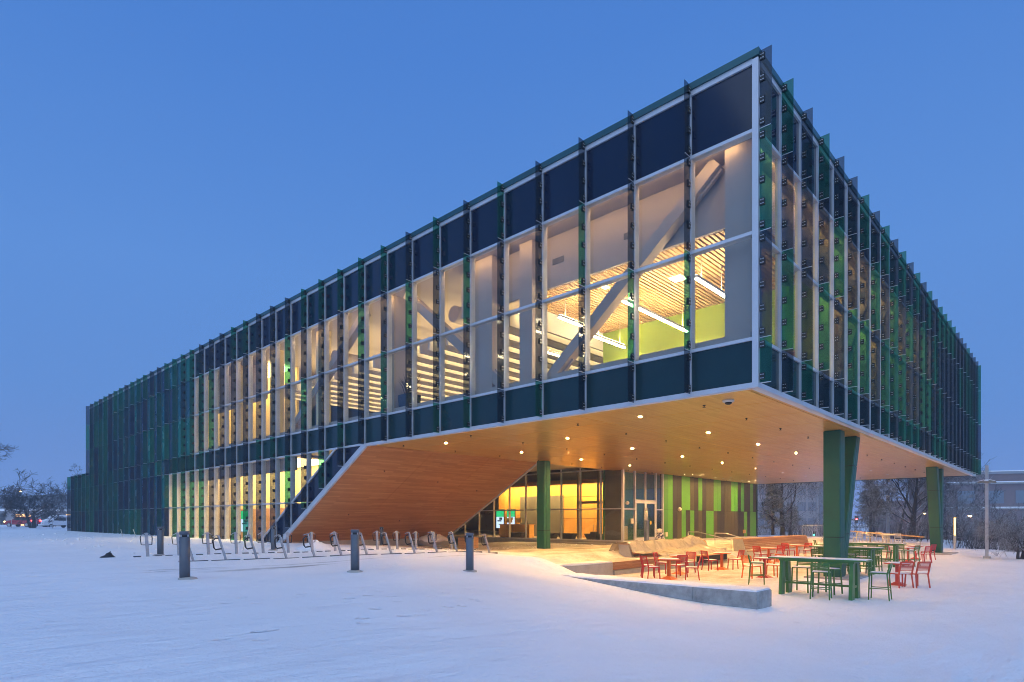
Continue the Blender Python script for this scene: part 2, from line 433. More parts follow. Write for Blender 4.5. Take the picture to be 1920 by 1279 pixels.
# ------------------------------------------------------------------ mesh helpers
class MB:
    def __init__(s):
        s.v, s.f, s.mi, s.sm = [], [], [], []
        s.cur = 0
    def face(s, idx, smooth=False):
        s.f.append(tuple(idx)); s.mi.append(s.cur); s.sm.append(smooth)
    def add(s, verts, faces, smooth=False):
        n = len(s.v)
        s.v.extend([tuple(v) for v in verts])
        for f in faces:
            s.face([i + n for i in f], smooth)
    def box(s, x0, x1, y0, y1, z0, z1):
        s.add([(x0, y0, z0), (x1, y0, z0), (x1, y1, z0), (x0, y1, z0),
               (x0, y0, z1), (x1, y0, z1), (x1, y1, z1), (x0, y1, z1)],
              [(0, 3, 2, 1), (4, 5, 6, 7), (0, 1, 5, 4), (1, 2, 6, 5), (2, 3, 7, 6), (3, 0, 4, 7)])
    def hexa(s, bot, top):
        s.add(list(bot) + list(top),
              [(0, 3, 2, 1), (4, 5, 6, 7), (0, 1, 5, 4), (1, 2, 6, 5), (2, 3, 7, 6), (3, 0, 4, 7)])
    def bar(s, p, q, w, h, up=(0, 0, 1)):
        """rectangular bar from p to q"""
        p, q = Vector(p), Vector(q)
        d = (q - p).normalized()
        u = Vector(up)
        if abs(d.dot(u)) > 0.97:
            u = Vector((1, 0, 0))
        a = d.cross(u).normalized() * (w / 2)
        b_ = a.cross(d).normalized() * (h / 2)
        s.hexa([p - a - b_, p + a - b_, p + a + b_, p - a + b_], [q - a - b_, q + a - b_, q + a + b_, q - a + b_])
    def tube(s, pts, rad, n=6, cap=True):
        pts = [Vector(p) for p in pts]
        if not hasattr(rad, '__len__'):
            rad = [rad] * len(pts)
        base = len(s.v)
        prev = None
        for i, p in enumerate(pts):
            if i == 0:
                d = pts[1] - pts[0]
            elif i == len(pts) - 1:
                d = pts[-1] - pts[-2]
            else:
                d = pts[i + 1] - pts[i - 1]
            if d.length < 1e-9:
                d = Vector((0, 0, 1))
            d.normalize()
            if prev is None:
                u = Vector((0, 0, 1)) if abs(d.z) < 0.9 else Vector((1, 0, 0))
                a = d.cross(u).normalized()
            else:
                a = prev - d * prev.dot(d)
                if a.length < 1e-6:
                    a = d.orthogonal()
                a.normalize()
            prev = a
            b_ = d.cross(a)
            for k in range(n):
                t = 2 * math.pi * k / n
                s.v.append(tuple(p + (a * math.cos(t) + b_ * math.sin(t)) * rad[i]))
        for i in range(len(pts) - 1):
            for k in range(n):
                k2 = (k + 1) % n
                s.face((base + i * n + k, base + i * n + k2, base + (i + 1) * n + k2, base + (i + 1) * n + k), True)
        if cap:
            s.face([base + k for k in range(n)][::-1])
            s.face([base + (len(pts) - 1) * n + k for k in range(n)])
    def lathe(s, prof, n=16, c=(0, 0)):
        base = len(s.v)
        for r, z in prof:
            for k in range(n):
                t = 2 * math.pi * k / n
                s.v.append((c[0] + r * math.cos(t), c[1] + r * math.sin(t), z))
        for i in range(len(prof) - 1):
            for k in range(n):
                k2 = (k + 1) % n
                s.face((base + i * n + k, base + i * n + k2, base + (i + 1) * n + k2, base + (i + 1) * n + k), True)
        s.face([base + k for k in range(n)][::-1])
        s.face([base + (len(prof) - 1) * n + k for k in range(n)])
    def prism(s, poly, off):
        """closed polygon (3d points) extruded by vector off"""
        n = len(poly)
        off = Vector(off)
        base = len(s.v)
        s.v.extend([tuple(Vector(p)) for p in poly])
        s.v.extend([tuple(Vector(p) + off) for p in poly])
        s.face([base + i for i in range(n)][::-1])
        s.face([base + n + i for i in range(n)])
        for i in range(n):
            j = (i + 1) % n
            s.face((base + i, base + j, base + n + j, base + n + i))
    def mesh(s, name, mats):
        me = bpy.data.meshes.new(name)
        me.from_pydata(s.v, [], s.f)
        for m in (mats if isinstance(mats, (list, tuple)) else [mats]):
            me.materials.append(m)
        me.polygons.foreach_set('material_index', s.mi)
        me.polygons.foreach_set('use_smooth', s.sm)
        bm = bmesh.new(); bm.from_mesh(me)
        bmesh.ops.recalc_face_normals(bm, faces=bm.faces)
        bm.to_mesh(me); bm.free()
        me.update()
        return me
    def build(s, name, mats, parent=None, loc=None):
        o = bpy.data.objects.new(name, s.mesh(name, mats))
        COL.objects.link(o)
        if parent is not None:
            o.parent = parent
        if loc is not None:
            o.location = loc
        return o

def inst(name, mesh, parent=None, loc=(0, 0, 0), rotz=0.0):
    o = bpy.data.objects.new(name, mesh)
    COL.objects.link(o)
    o.parent = parent
    o.location = loc
    if rotz:
        o.rotation_euler = (0, 0, rotz)
    return o

_cache = {}
def pbox(name, mat, parent, x0, x1, y0, y1, z0, z1):
    """a box part whose mesh is shared between equal boxes"""
    key = (name, mat.name, round(x1 - x0, 3), round(y1 - y0, 3), round(z1 - z0, 3))
    if key not in _cache:
        mb = MB()
        dx, dy, dz = (x1 - x0) / 2, (y1 - y0) / 2, (z1 - z0) / 2
        mb.box(-dx, dx, -dy, dy, -dz, dz)
        _cache[key] = mb.mesh(name, mat)
    return inst(name, _cache[key], parent, ((x0 + x1) / 2, (y0 + y1) / 2, (z0 + z1) / 2))

def thing(name, label, cat, loc=(0, 0, 0), rotz=0.0, group=None):
    o = bpy.data.objects.new(name, None)
    COL.objects.link(o)
    o.empty_display_size = 0.2
    o.location = loc
    o.rotation_euler = (0, 0, rotz)
    o['label'] = label
    o['category'] = cat
    if group:
        o['group'] = group
    return o

def tag(o, label, cat, group=None, kind=None):
    o['label'] = label
    o['category'] = cat
    if group:
        o['group'] = group
    if kind:
        o['kind'] = kind
    return o

def dup(root, loc, rotz=0.0, label=None, group=None):
    r = root.copy()
    COL.objects.link(r)
    r.location = loc
    r.rotation_euler = (0, 0, rotz)
    if label:
        r['label'] = label
    if group:
        r['group'] = group
    for ch in list(root.children):
        c = ch.copy(); COL.objects.link(c); c.parent = r
        for g in list(ch.children):
            d = g.copy(); COL.objects.link(d); d.parent = c
    return r

def sstep(a, b, x):
    t = max(0.0, min(1.0, (x - a) / (b - a)))
    return t * t * (3 - 2 * t)

# ------------------------------------------------------------------ levels (metres, terrace = 0)
B = 1.75            # bay of the long facade (along Y)
R = 1.565           # bay of the short facade (along X)
NL, NLOW, NR = 39, 44, 27
XE, YE, YLOW = NR * R, NL * B, NLOW * B
S, SILL, MID, HEAD, PAR = 5.593, 6.743, 9.396, 11.956, 13.93
LOW, BASE = 3.10, 0.92
FOLD = 17.5         # where the soffit folds down
def z1(y): return S - (y - FOLD) * 0.558            # sloped underside on the long facade
def z2(y): return 5.63 - (y - 19.92) * 0.5604       # inner sloped frame

# ------------------------------------------------------------------ ground
def ground(x, y):
    y0 = -1.0 + 1.1 * (x + 0.35)
    front = 0.95 * sstep(0, 14, y - y0)
    plaza = 0.95 - 0.42 * sstep(0, 9, x)
    if x < 0.1:
        h = front + (0.95 - front) * sstep(6.0, 8.8, y)
    else:
        up = sstep(8.05, 8.35, y)
        # the ramp that leads from the plaza down to the terrace, behind the low wall
        rampz = plaza * sstep(2.6, 0.5, x) * sstep(4.6, 8.1, y)
        low = rampz
        tier = 0.42 + 0.25 * sstep(9.9, 10.3, y)
        t = sstep(0.7, 3.2, x) * sstep(12.5, 10.8, y)
        upper = plaza * (1 - t) + tier * t
        h = low * (1 - up) + upper * up
        if x > 30.3:
            h = max(h, 0.40 * sstep(30.3, 30.5, x) * sstep(2.0, 2.4, y))
    # far right: the lawn drops away behind its crest
    r = (x - 33) * 0.80 - (y + 1.0) * 0.10
    if y < 16 or x > 46:
        fall = sstep(3, 40, (x - 34) * 0.75 - (y + 1) * 0.62 if y < 3 else (x - 46) * 0.8)
        h -= 2.6 * fall
    # long distance, left: the street is a little higher
    h += 0.35 * sstep(80, 120, y)
    # inside the building
    if (0.25 < x < XE - .2 and y > 26.0 and y < YLOW) or (19.5 < x < XE - .2 and y > 16.7 and y < YLOW):
        h = -0.4
    return h

def drift(x, y):
    d = 0.05 * noise.noise(Vector((x * 0.22, y * 0.35, 1.7))) + 0.02 * noise.noise(Vector((x * 0.9, y * 1.3, 4.2)))
    if -14 < x < 1 and y > 20:
        d += 0.07 * abs(noise.noise(Vector((x * 0.8, y * 0.8, 9.1)))) * sstep(20, 24, y)
    k = 1.0
    if 0.2 < x < 30 and y < 8.0:
        k = 0.35
    return d * k

def axis(lo, hi, step, far):
    a = []
    v = lo
    while v <= hi + 1e-6:
        a.append(v); v += step
    g, v = step, hi
    out = []
    while v < far:
        g *= 1.35
        v += g
        out.append(v)
    g, v = step, lo
    neg = []
    while v > -far:
        g *= 1.35
        v -= g
        neg.append(v)
    return neg[::-1] + a + out

xs = axis(-18.0, 48.0, 0.26, 560)
ys = axis(-12.0, 36.0, 0.26, 560)
# sharp steps get their own grid lines
def insert(a, vals):
    for v in vals:
        a[:] = [q for q in a if abs(q - v) > 0.03]
        a.append(v)
    a.sort()
insert(xs, [0.09, 0.11, 30.3, 30.5])
insert(ys, [8.05, 8.35])
gv = [(x, y, ground(x, y) + drift(x, y)) for y in ys for x in xs]
nx = len(xs)
gf = [(j * nx + i, j * nx + i + 1, (j + 1) * nx + i + 1, (j + 1) * nx + i) for j in range(len(ys) - 1) for i in range(nx - 1)]
gm = bpy.data.meshes.new('snow_ground')
gm.from_pydata(gv, [], gf)
gm.materials.append(M['snow'])
gm.polygons.foreach_set('use_smooth', [True] * len(gf))
snow_ground = bpy.data.objects.new('snow_ground', gm)
COL.objects.link(snow_ground)
snow_ground['kind'] = 'structure'
def gz(x, y): return ground(x, y) + drift(x, y)

# ------------------------------------------------------------------ the building
bld = thing('office_building', 'long glass finned building with a wood lined overhang above the terrace', 'building')
rnd = random.Random(11)

# --- curtain wall: mullions
def mull_left(y, z0, z1_, w=0.05, dark=False):
    key = ('ml', round(z1_ - z0, 3), w, dark)
    if key not in _cache:
        mb = MB(); h = z1_ - z0
        mb.box(-0.06, 0.03, -w / 2, w / 2, 0, h)
        mb.cur = 1
        mb.box(0.033, 0.20, -w / 2 + .004, w / 2 - .004, 0.01, h - 0.01)
        _cache[key] = mb.mesh('mullion', [M['coping'] if dark else M['alu'], M['plaster']])
    return inst('mullion', _cache[key], bld, (0, y, z0))

def mull_right(x, z0, z1_, w=0.05):
    key = ('mr', round(z1_ - z0, 3), w)
    if key not in _cache:
        mb = MB(); h = z1_ - z0
        mb.box(-w / 2, w / 2, -0.06, 0.03, 0, h)
        mb.cur = 1
        mb.box(-w / 2 + .004, w / 2 - .004, 0.033, 0.10, 0.01, h - 0.01)
        _cache[key] = mb.mesh('mullion', [M['alu'], M['cream']])
    return inst('mullion', _cache[key], bld, (x, 0, z0))

TOPF = PAR - 0.22
for i in range(1, NLOW + 1):
    y = i * B
    if i <= 10:
        z0 = S - 0.07
    elif i <= 15:
        z0 = max(BASE, z1(y) + 0.04)
    else:
        z0 = BASE
    top = TOPF if i <= NL else SILL + 0.16
    if i <= 22:
        mull_left(y, z0, top)
    elif i <= 25:
        mull_left(y, z0, S + .06)
        mull_left(y, S + .07, top, 0.05, True)
    else:
        mull_left(y, z0, top, 0.05, True)
for i in range(1, NR + 1):
    mull_right(i * R, S - 0.07, TOPF)
mb = MB(); mb.box(-0.075, 0.075, -0.075, 0.075, S - 0.09, TOPF)
mb.build('corner_mullion', M['alu'], bld)

# --- transoms: long rails at each level, set back 8 mm behind the mullion faces
def rail_left(y0, y1, z, h=0.085, mat='alu'):
    mb = MB()
    mb.box(-0.052, 0.028, y0, y1, z - h / 2, z + h / 2)
    mb.cur = 1
    mb.box(0.030, 0.19, y0 + .01, y1 - .01, z - h / 2 + .012, z + h / 2 - .012)
    mb.build('transom', [M[mat], M['plaster']], bld)
def rail_right(x0, x1, z, h=0.085):
    mb = MB()
    mb.box(x0, x1, -0.052, 0.028, z - h / 2, z + h / 2)
    mb.cur = 1
    mb.box(x0 + .01, x1 - .01, 0.030, 0.19, z - h / 2 + .012, z + h / 2 - .012)
    mb.build('transom', [M['alu'], M['plaster']], bld)
for z in (HEAD, MID, SILL):
    rail_left(0.08, 22 * B, z)
    rail_right(0.08, XE - 0.05, z)
rail_left(0.08, FOLD - 0.02, S - 0.015, 0.13)
rail_left(FOLD + 0.1, 25 * B, S + 0.02)
rail_left(24.2, 25 * B, LOW)
rail_left(0.08, YE, TOPF - 0.03, 0.14)
rail_right(0.08, XE, TOPF - 0.03, 0.14)
rail_right(0.08, XE, S - 0.015, 0.13)
for z in (LOW, S + .02, SILL):
    rail_left(25 * B, (NLOW if z < SILL else NLOW) * B, z, 0.03, 'coping')
for z in (SILL, MID, HEAD):
    rail_left(22 * B + .02, YE, z, 0.03, 'coping')

# sloped frames of the raked end
def slope_bar(name, ya, za, yb, zb, w, proud=0.0, mat='alu'):
    mb = MB()
    mb.bar((-0.005 - proud, ya, za), (-0.005 - proud, yb, zb), 0.13, w, (1, 0, 0)) if False else None
    d = Vector((0, yb - ya, zb - za)).normalized()
    n = Vector((0, -d.z, d.y)) * (w / 2)
    p, q = Vector((0, ya, za)), Vector((0, yb, zb))
    poly = [p - n, q - n, q + n, p + n]
    poly = [(-0.064 - proud, v.y, v.z) for v in poly]
    mb.prism(poly, (0.10 + proud, 0, 0))
    mb.build(name, M[mat], bld)
slope_bar('sloped_frame', FOLD - 0.06, S + 0.0, 26.1, z1(26.1), 0.26, 0.004)
slope_bar('sloped_frame', 20.0, z2(20.0), 28.2, z2(28.2), 0.09, 0.002)

# --- panes and panels of the long facade
def clip(poly, f):
    out = []
    for k in range(len(poly)):
        a, b_ = poly[k], poly[(k + 1) % len(poly)]
        fa, fb = f(a), f(b_)
        if fa >= 0:
            out.append(a)
        if (fa >= 0) != (fb >= 0):
            t = fa / (fa - fb)
            out.append((a[0] + (b_[0] - a[0]) * t, a[1] + (b_[1] - a[1]) * t))
    return out
def poly_left(name, mat, pts, x, th):
    if len(pts) < 3:
        return
    mb = MB()
    mb.prism([(x, p[0], p[1]) for p in pts], (th, 0, 0))
    return mb.build(name, mat, bld)

PANC = ['pan_slate', 'pan_slate', 'pan_teal', 'pan_green', 'pan_teal']
def panel(name, mat, x0, x1, y0, y1, z0, z1_): return pbox(name, M[mat], bld, x0, x1, y0, y1, z0, z1_)
g = 0.02
for j in range(NLOW):
    y0, y1 = j * B + 0.02, (j + 1) * B - 0.02
    if j < NL:
        if j < 22:
            panel('spandrel_panel', 'span_navy', 0.0, 0.022, y0, y1, HEAD + .03, TOPF - .08)
            panel('window_pane', 'pane', 0.0, 0.022, y0, y1, MID + .03, HEAD - .03)
            panel('window_pane', 'pane', 0.0, 0.022, y0, y1, SILL + .03, MID - .03)
        else:
            for za, zb in ((SILL, MID), (MID, HEAD), (HEAD, TOPF - .07)):
                panel('glass_panel', rnd.choice(PANC), -0.012, 0.022, y0, y1, za + .014, zb - .014)
    if j < 25:
        panel('spandrel_panel', 'span_teal', 0.0, 0.022, y0, y1, S + .05, SILL - .03)
    else:
        for za, zb in ((BASE, LOW), (LOW, S + .02), (S + .02, SILL)):
            panel('glass_panel', rnd.choice(PANC), -0.012, 0.022, y0, y1, za + .014, zb - .014)
    if 10 <= j < 25:
        for za, zb in ((LOW + .03, S - .03), (BASE + .02, LOW - .03)):
            rect = [(y0, za), (y1, za), (y1, zb), (y0, zb)]
            pg = clip(rect, lambda p: p[1] - z2(p[0]) - 0.03)
            if len(pg) > 2:
                if len(pg) == 4 and abs(pg[0][0] - y0) < 1e-6 and abs(pg[0][1] - za) < 1e-6:
                    panel('window_pane', 'pane', 0.0, 0.022, y0, y1, za, zb)
                else:
                    poly_left('window_pane', M['pane'], pg, 0.0, 0.022)
            pd = clip(clip(rect, lambda p: z2(p[0]) - 0.03 - p[1]), lambda p: p[1] - z1(p[0]) - 0.02)
            poly_left('spandrel_panel', M['span_navy'], pd, 0.0, 0.022)
# --- short facade
for j in range(NR):
    x0, x1 = j * R + 0.02, (j + 1) * R - 0.02
    rows = [(SILL, MID), (MID, HEAD)]
    panel('spandrel_panel', 'span_navy', x0, x1, 0.0, 0.022, HEAD + .03, TOPF - .08)
    panel('spandrel_panel', 'span_teal', x0, x1, 0.0, 0.022, S + .05, SILL - .03)
    for za, zb in rows:
        if j < 15:
            panel('window_pane', 'pane', x0, x1, 0.0, 0.022, za + .03, zb - .03)
        else:
            panel('glass_panel', rnd.choice(PANC), x0, x1, -0.012, 0.022, za + .014, zb - .014)

# --- coping
mb = MB()
mb.box(-0.10, 0.35, -0.10, YE, TOPF + .04, PAR)
mb.box(0.35, XE, -0.10, 0.35, TOPF + .045, PAR - .002)
mb.build('coping', M['coping'], bld)
mb = MB(); mb.box(-0.09, 0.35, YE + .01, YLOW, SILL + .16, SILL + .34)
mb.build('coping', M['coping'], bld)

# --- glass fins with their clamps
def clamp_mesh(horizontal_axis):
    """black clamp plate with four steel bolts on either side of the fin; the fin lies in the plane x-z or y-z"""
    mb = MB()
    w, h, t = 0.058, 0.085, 0.034
    if horizontal_axis == 'x':      # fin of the long facade: thin in y
        mb.box(-w, w, -t, t, -h, h)
        mb.cur = 1
        for sx in (-0.026, 0.026):
            for sz in (-0.045, 0.045):
                mb.box(sx - .012, sx + .012, -t - .004, t + .004, sz - .012, sz + .012)
    else:
        mb.box(-t, t, -w, w, -h, h)
        mb.cur = 1
        for sx in (-0.026, 0.026):
            for sz in (-0.045, 0.045):
                mb.box(-t - .004, t + .004, sx - .012, sx + .012, sz - .012, sz + .012)
    return mb.mesh('fin_clamp', [M['clamp'], M['bolt']])
CL = {'x': clamp_mesh('x'), 'y': clamp_mesh('y')}
rest = MB()
far_fin = {'fin_green': MB(), 'fin_dark': MB()}
FD = 0.30
def fin(side, pos, z0, z1_, mat, clamps, individual, far=False):
    h = z1_ - z0 - 0.012
    n = max(2, int(round(h / 0.52)))
    zs = [z0 + 0.16 + (h - 0.32) * k / (n - 1) for k in range(n)]
    if side == 'L':
        x0, x1, y0, y1 = -0.07 - FD, -0.07, pos - .009, pos + .009
        cpos = (-0.07 - 0.075, pos)
    else:
        x0, x1, y0, y1 = pos - .009, pos + .009, -0.07 - FD, -0.07
        cpos = (pos, -0.07 - 0.075)
    if far:
        far_fin[mat].box(x0, x1, y0, y1, z0 + .006, z0 + .006 + h)
        return
    f = pbox('glass_fin', M[mat], bld, x0, x1, y0, y1, z0 + .006, z0 + .006 + h)
    if True:
        key = ('fl', side)
        if key not in _cache:
            lm_ = MB()
            if side == 'L':
                lm_.box(-FD / 2 + .02, FD / 2 - .01, -.016, .016, -.008, .008)
            else:
                lm_.box(-.016, .016, -FD / 2 + .02, FD / 2 - .01, -.008, .008)
            _cache[key] = lm_.mesh('fin_shoe', M['alu'])
        inst('fin_shoe', _cache[key], f, (0, 0, -h / 2 - .004))
    if not clamps:
        return
    for z in zs:
        if individual:
            inst('fin_clamp', CL['x' if side == 'L' else 'y'], f,
                 (cpos[0] - f.location[0], cpos[1] - f.location[1], z - f.location[2]))
        else:
            w, hh, t = 0.058, 0.085, 0.034
            if side == 'L':
                rest.box(cpos[0] - w, cpos[0] + w, pos - t, pos + t, z - hh, z + hh)
            else:
                rest.box(pos - t, pos + t, cpos[1] - w, cpos[1] + w, z - hh, z + hh)

LF = {1: 'ddgd', 2: 'ddgd', 3: 'dgdd', 4: 'dddg', 5: 'gddd', 6: 'dgdg', 7: 'gddg', 8: 'dgdd', 9: 'gdgd', 10: 'ggdd'}
RF = ['dgdg', 'gdgd', 'dddg', 'gdgd', 'dgdd', 'ddgg', 'gdgd', 'dgdd', 'gdgg', 'dggd', 'gdgg', 'dgdg', 'gddg', 'dggd', 'gdgd', 'dgdg']
for i in range(1, NLOW + 1):
    y = i * B
    rows = []
    if i <= NL:
        rows += [(HEAD, PAR - 0.03), (MID, HEAD), (SILL, MID)]
    low = S - 0.05
    rows_low = [(S - .02, SILL)]
    if i >= 10:
        zb = max(BASE + .02, z1(y) + 0.10) if i < 16 else BASE + .02
        rows_low = [(S, SILL)]
        if zb < LOW - 0.3:
            rows_low += [(LOW, S), (zb, LOW)]
        elif zb < S - 0.25:
            rows_low += [(zb, S)]
    rows += rows_low
    if i > NL:
        rows = [(S, SILL + .30), (LOW, S), (BASE + .02, LOW)]
    pat = LF.get(i) or ''.join(rnd.choice('ddg') for _ in range(8))
    pat = pat + 'dgdg'
    for k, (za, zb) in enumerate(rows):
        far = i > 33
        dens = 'dg'[rnd.random() < 0.6] if i >= 22 else pat[k]
        fin('L', y, za, zb, 'fin_green' if dens == 'g' else 'fin_dark', i < 24, i <= 9, far)
for i in range(0, NR + 1):
    x = i * R if i else 0.03
    pat = RF[i] if i < len(RF) else ''.join(rnd.choice('ddg') for _ in range(4))
    for k, (za, zb) in enumerate([(HEAD, PAR - 0.03), (MID, HEAD), (SILL, MID), (S + .02, SILL)]):
        fin('R', x, za, zb, 'fin_green' if pat[k] == 'g' else 'fin_dark', i < 20, i <= 12)
o = rest.build('fin_clamp', M['clamp'], bld); o['kind'] = 'stuff'
for k, mbf in far_fin.items():
    o = mbf.build('glass_fin', M[k], bld); o['kind'] = 'stuff'

# --- soffit panels
gx = [0.06] + [0.06 + 2.44 * k for k in range(1, 18)]
gx = [q for q in gx if q < XE - 0.5] + [XE - 0.05]
gy = [0.05, 0.42, 6.1, 11.8, FOLD]
for a in range(len(gx) - 1):
    for c in range(len(gy) - 1):
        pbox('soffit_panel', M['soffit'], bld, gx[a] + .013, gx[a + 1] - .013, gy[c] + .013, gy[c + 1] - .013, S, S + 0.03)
mb = MB(); mb.box(0.03, XE, 0.03, FOLD - .02, S + 0.034, S + 0.10)
mb.build('soffit_backing', M['seam'], bld)
# folded-down underside, X 0..11.8
YB = 25.75
sx = [0.05, 3.95, 7.9, 11.75]
sy = [FOLD + .01, 21.6, YB]
def slope_panel(xa, xb, ya, yb):
    mb = MB()
    n = Vector((0, 0.488, 0.873)) * 0.03
    pts = [(xa, ya, z1(ya)), (xb, ya, z1(ya)), (xb, yb, z1(yb)), (xa, yb, z1(yb))]
    mb.hexa(pts, [tuple(Vector(p) + n) for p in pts])
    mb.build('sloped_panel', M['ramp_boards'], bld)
for a in range(3):
    for c in range(2):
        slope_panel(sx[a] + .008, sx[a + 1] - .008, sy[c] + .008, sy[c + 1] - .008)
mb = MB()
pts = [(0.07, FOLD, z1(FOLD) + .05), (11.76, FOLD, z1(FOLD) + .05), (11.76, YB, z1(YB) + .05), (0.07, YB, z1(YB) + .05)]
mb.hexa(pts, [(p[0], p[1] + .02, p[2] + .06) for p in pts])
mb.build('sloped_backing', M['seam'], bld)
# trim along the right-hand edge of the slope, and the solid side of the wedge
mb = MB()
p, q = Vector((11.76, FOLD - .02, z1(FOLD))), Vector((11.76, YB + .1, z1(YB + .1)))
n = Vector((0, 0.488, 0.873)) * 0.13
mb.hexa([p - n * .25, p - n * .25 + Vector((.16, 0, 0)), p + n + Vector((.16, 0, 0)), p + n],
        [q - n * .25, q - n * .25 + Vector((.16, 0, 0)), q + n + Vector((.16, 0, 0)), q + n])
mb.build('sloped_frame', M['alu'], bld)
mb = MB()
mb.prism([(11.62, FOLD + .1, z1(FOLD) + .15), (11.62, YB, z1(YB) + .15), (11.62, YB + 8, 0.8), (11.62, YB + 8, 7.2), (11.62, FOLD + .1, 7.2)], (.12, 0, 0))
mb.build('side_wall', M['dark_in'], bld)
mb = MB()
mb.box(0.02, 11.8, YB - .02, YB + .35, 0.3, 1.06)
mb.box(-.10, 0.22, YB + .36, YLOW + .1, 0.2, BASE - .02)
mb.build('base_kerb', M['concrete'], bld)

# --- columns
def column(parts):
    root = bpy.data.objects.new('column', None); COL.objects.link(root); root.parent = bld
    core = MB()
    for (b0, t0, s, cuts) in parts:
        b0, t0 = Vector(b0), Vector(t0)
        h = s / 2
        def ring(f, e):
            c = b0.lerp(t0, f)
            return [(c.x - e, c.y - e, c.z), (c.x + e, c.y - e, c.z), (c.x + e, c.y + e, c.z), (c.x - e, c.y + e, c.z)]
        core.hexa(ring(0, h - .03), ring(1, h - .03))
        L_ = t0.z - b0.z
        cs = [0] + [c / L_ for c in cuts] + [1]
        for k in range(len(cs) - 1):
            ga, gb = cs[k] + (0.014 / L_), cs[k + 1] - (0.014 / L_)
            ca, cb = b0.lerp(t0, ga), b0.lerp(t0, gb)
            # two half shells leave a vertical joint on each face, corners slightly chamfered
            for sgn in (-1, 1):
                mb = MB()
                x0, x1 = (-h, -0.17 * s) if sgn < 0 else (-0.17 * s + .03, h)
                ch = 0.035
                def prof(c):
                    if sgn < 0:
                        pp = [(-h, -h + ch), (-h + ch, -h), (x1, -h), (x1, h), (-h + ch, h), (-h, h - ch)]
                    else:
                        pp = [(x0, -h), (h - ch, -h), (h, -h + ch), (h, h - ch), (h - ch, h), (x0, h)]
                    return [(c.x + a, c.y + b_, c.z) for a, b_ in pp]
                A, Bv = prof(ca), prof(cb)
                n = len(A)
                mb.add(A + Bv, [tuple(range(n))[::-1], tuple(range(n, 2 * n))] +
                       [(i, (i + 1) % n, n + (i + 1) % n, n + i) for i in range(n)])
                mb.build('column_panel', M['col_green'], root)
    core.build('column_core', M['seam'], root)
    return root
ST = S - 0.01
column([((11.3, 16.6, 0.35), (11.3, 16.6, ST), 0.58, [1.25])])
column([((9.97, 0.95, 0.0), (9.97, 0.95, ST), 0.60, [1.55]),
        ((10.15, 0.95, 0.06), (12.25, 0.95, ST), 0.57, [1.6, 4.3])])
column([((33.0, 1.05, 0.0), (31.3, 1.05, ST), 0.60, [1.7, 4.1]),
        ((33.12, 1.05, 0.0), (33.4, 1.05, ST), 0.57, [1.7, 4.1])])
for x0, x1, y0, y1 in ((9.2, 11.3, 0.1, 1.8), (31.0, 34.3, 0.05, 1.95)):
    pbox('column_pad', M['concrete'], bld, x0, x1, y0, y1, -0.25, 0.055)

# --- wall with vertical panels under the soffit
top_pat = 'mbddbbodbdoobbdoobbdmddbd'
bot_pat = 'mbdobdbdodbboddooooddbdbb'
WM = {'m': 'wall_mid', 'b': 'wall_bright', 'd': 'wall_dark', 'o': 'wall_olive'}
x = 24.78
pw = (XE - 0.1 - x) / 25
for k in range(25):
    pbox('wall_panel', M[WM[top_pat[k]]], bld, x + .006, x + pw - .006, 16.5, 16.53, 2.97, S - .012)
    pbox('wall_panel', M[WM[bot_pat[k]]], bld, x + .006, x + pw - .006, 16.5, 16.53, 0.70, 2.955)
    x += pw
mb = MB()
mb.box(24.72, XE - .08, 16.54, 16.75, 0.2, S + .02)
mb.build('wall_backing', M['seam'], bld)
mb = MB(); mb.box(24.72, XE - .05, 16.42, 16.54, 0.3, 0.69)
mb.build('wall_base', M['concrete_pale'], bld)

# --- entrance front: vestibule glass in the plane of the panel wall
mx = [19.4, 20.86, 22.25, 23.68, 24.70]
for k, xm in enumerate(mx):
    w = 0.16 if k == 0 else 0.07
    z0 = 0.72 if k in (0, 1, 3, 4) else 3.62
    pbox('mullion', M['alu'], bld, xm - w / 2, xm + w / 2, 16.44, 16.60, z0, S - .005)
for xa, xb, z in ((19.48, 20.82, 2.95), (23.72, 24.66, 2.95), (20.90, 23.64, 3.58), (19.48, 20.82, 0.76), (23.72, 24.66, 0.76)):
    pbox('transom', M['alu'], bld, xa, xb, 16.45, 16.58, z - .04, z + .04)
for xa, xb, za, zb in ((19.48, 20.82, 0.80, 2.91), (19.48, 20.82, 2.99, 5.57), (23.72, 24.66, .80, 2.91), (23.72, 24.66, 2.99, 5.57),
                       (20.90, 22.21, 3.62, 5.57), (22.29, 23.64, 3.62, 5.57)):
    pbox('window_pane', M['pane'], bld, xa, xb, 16.50, 16.52, za, zb)
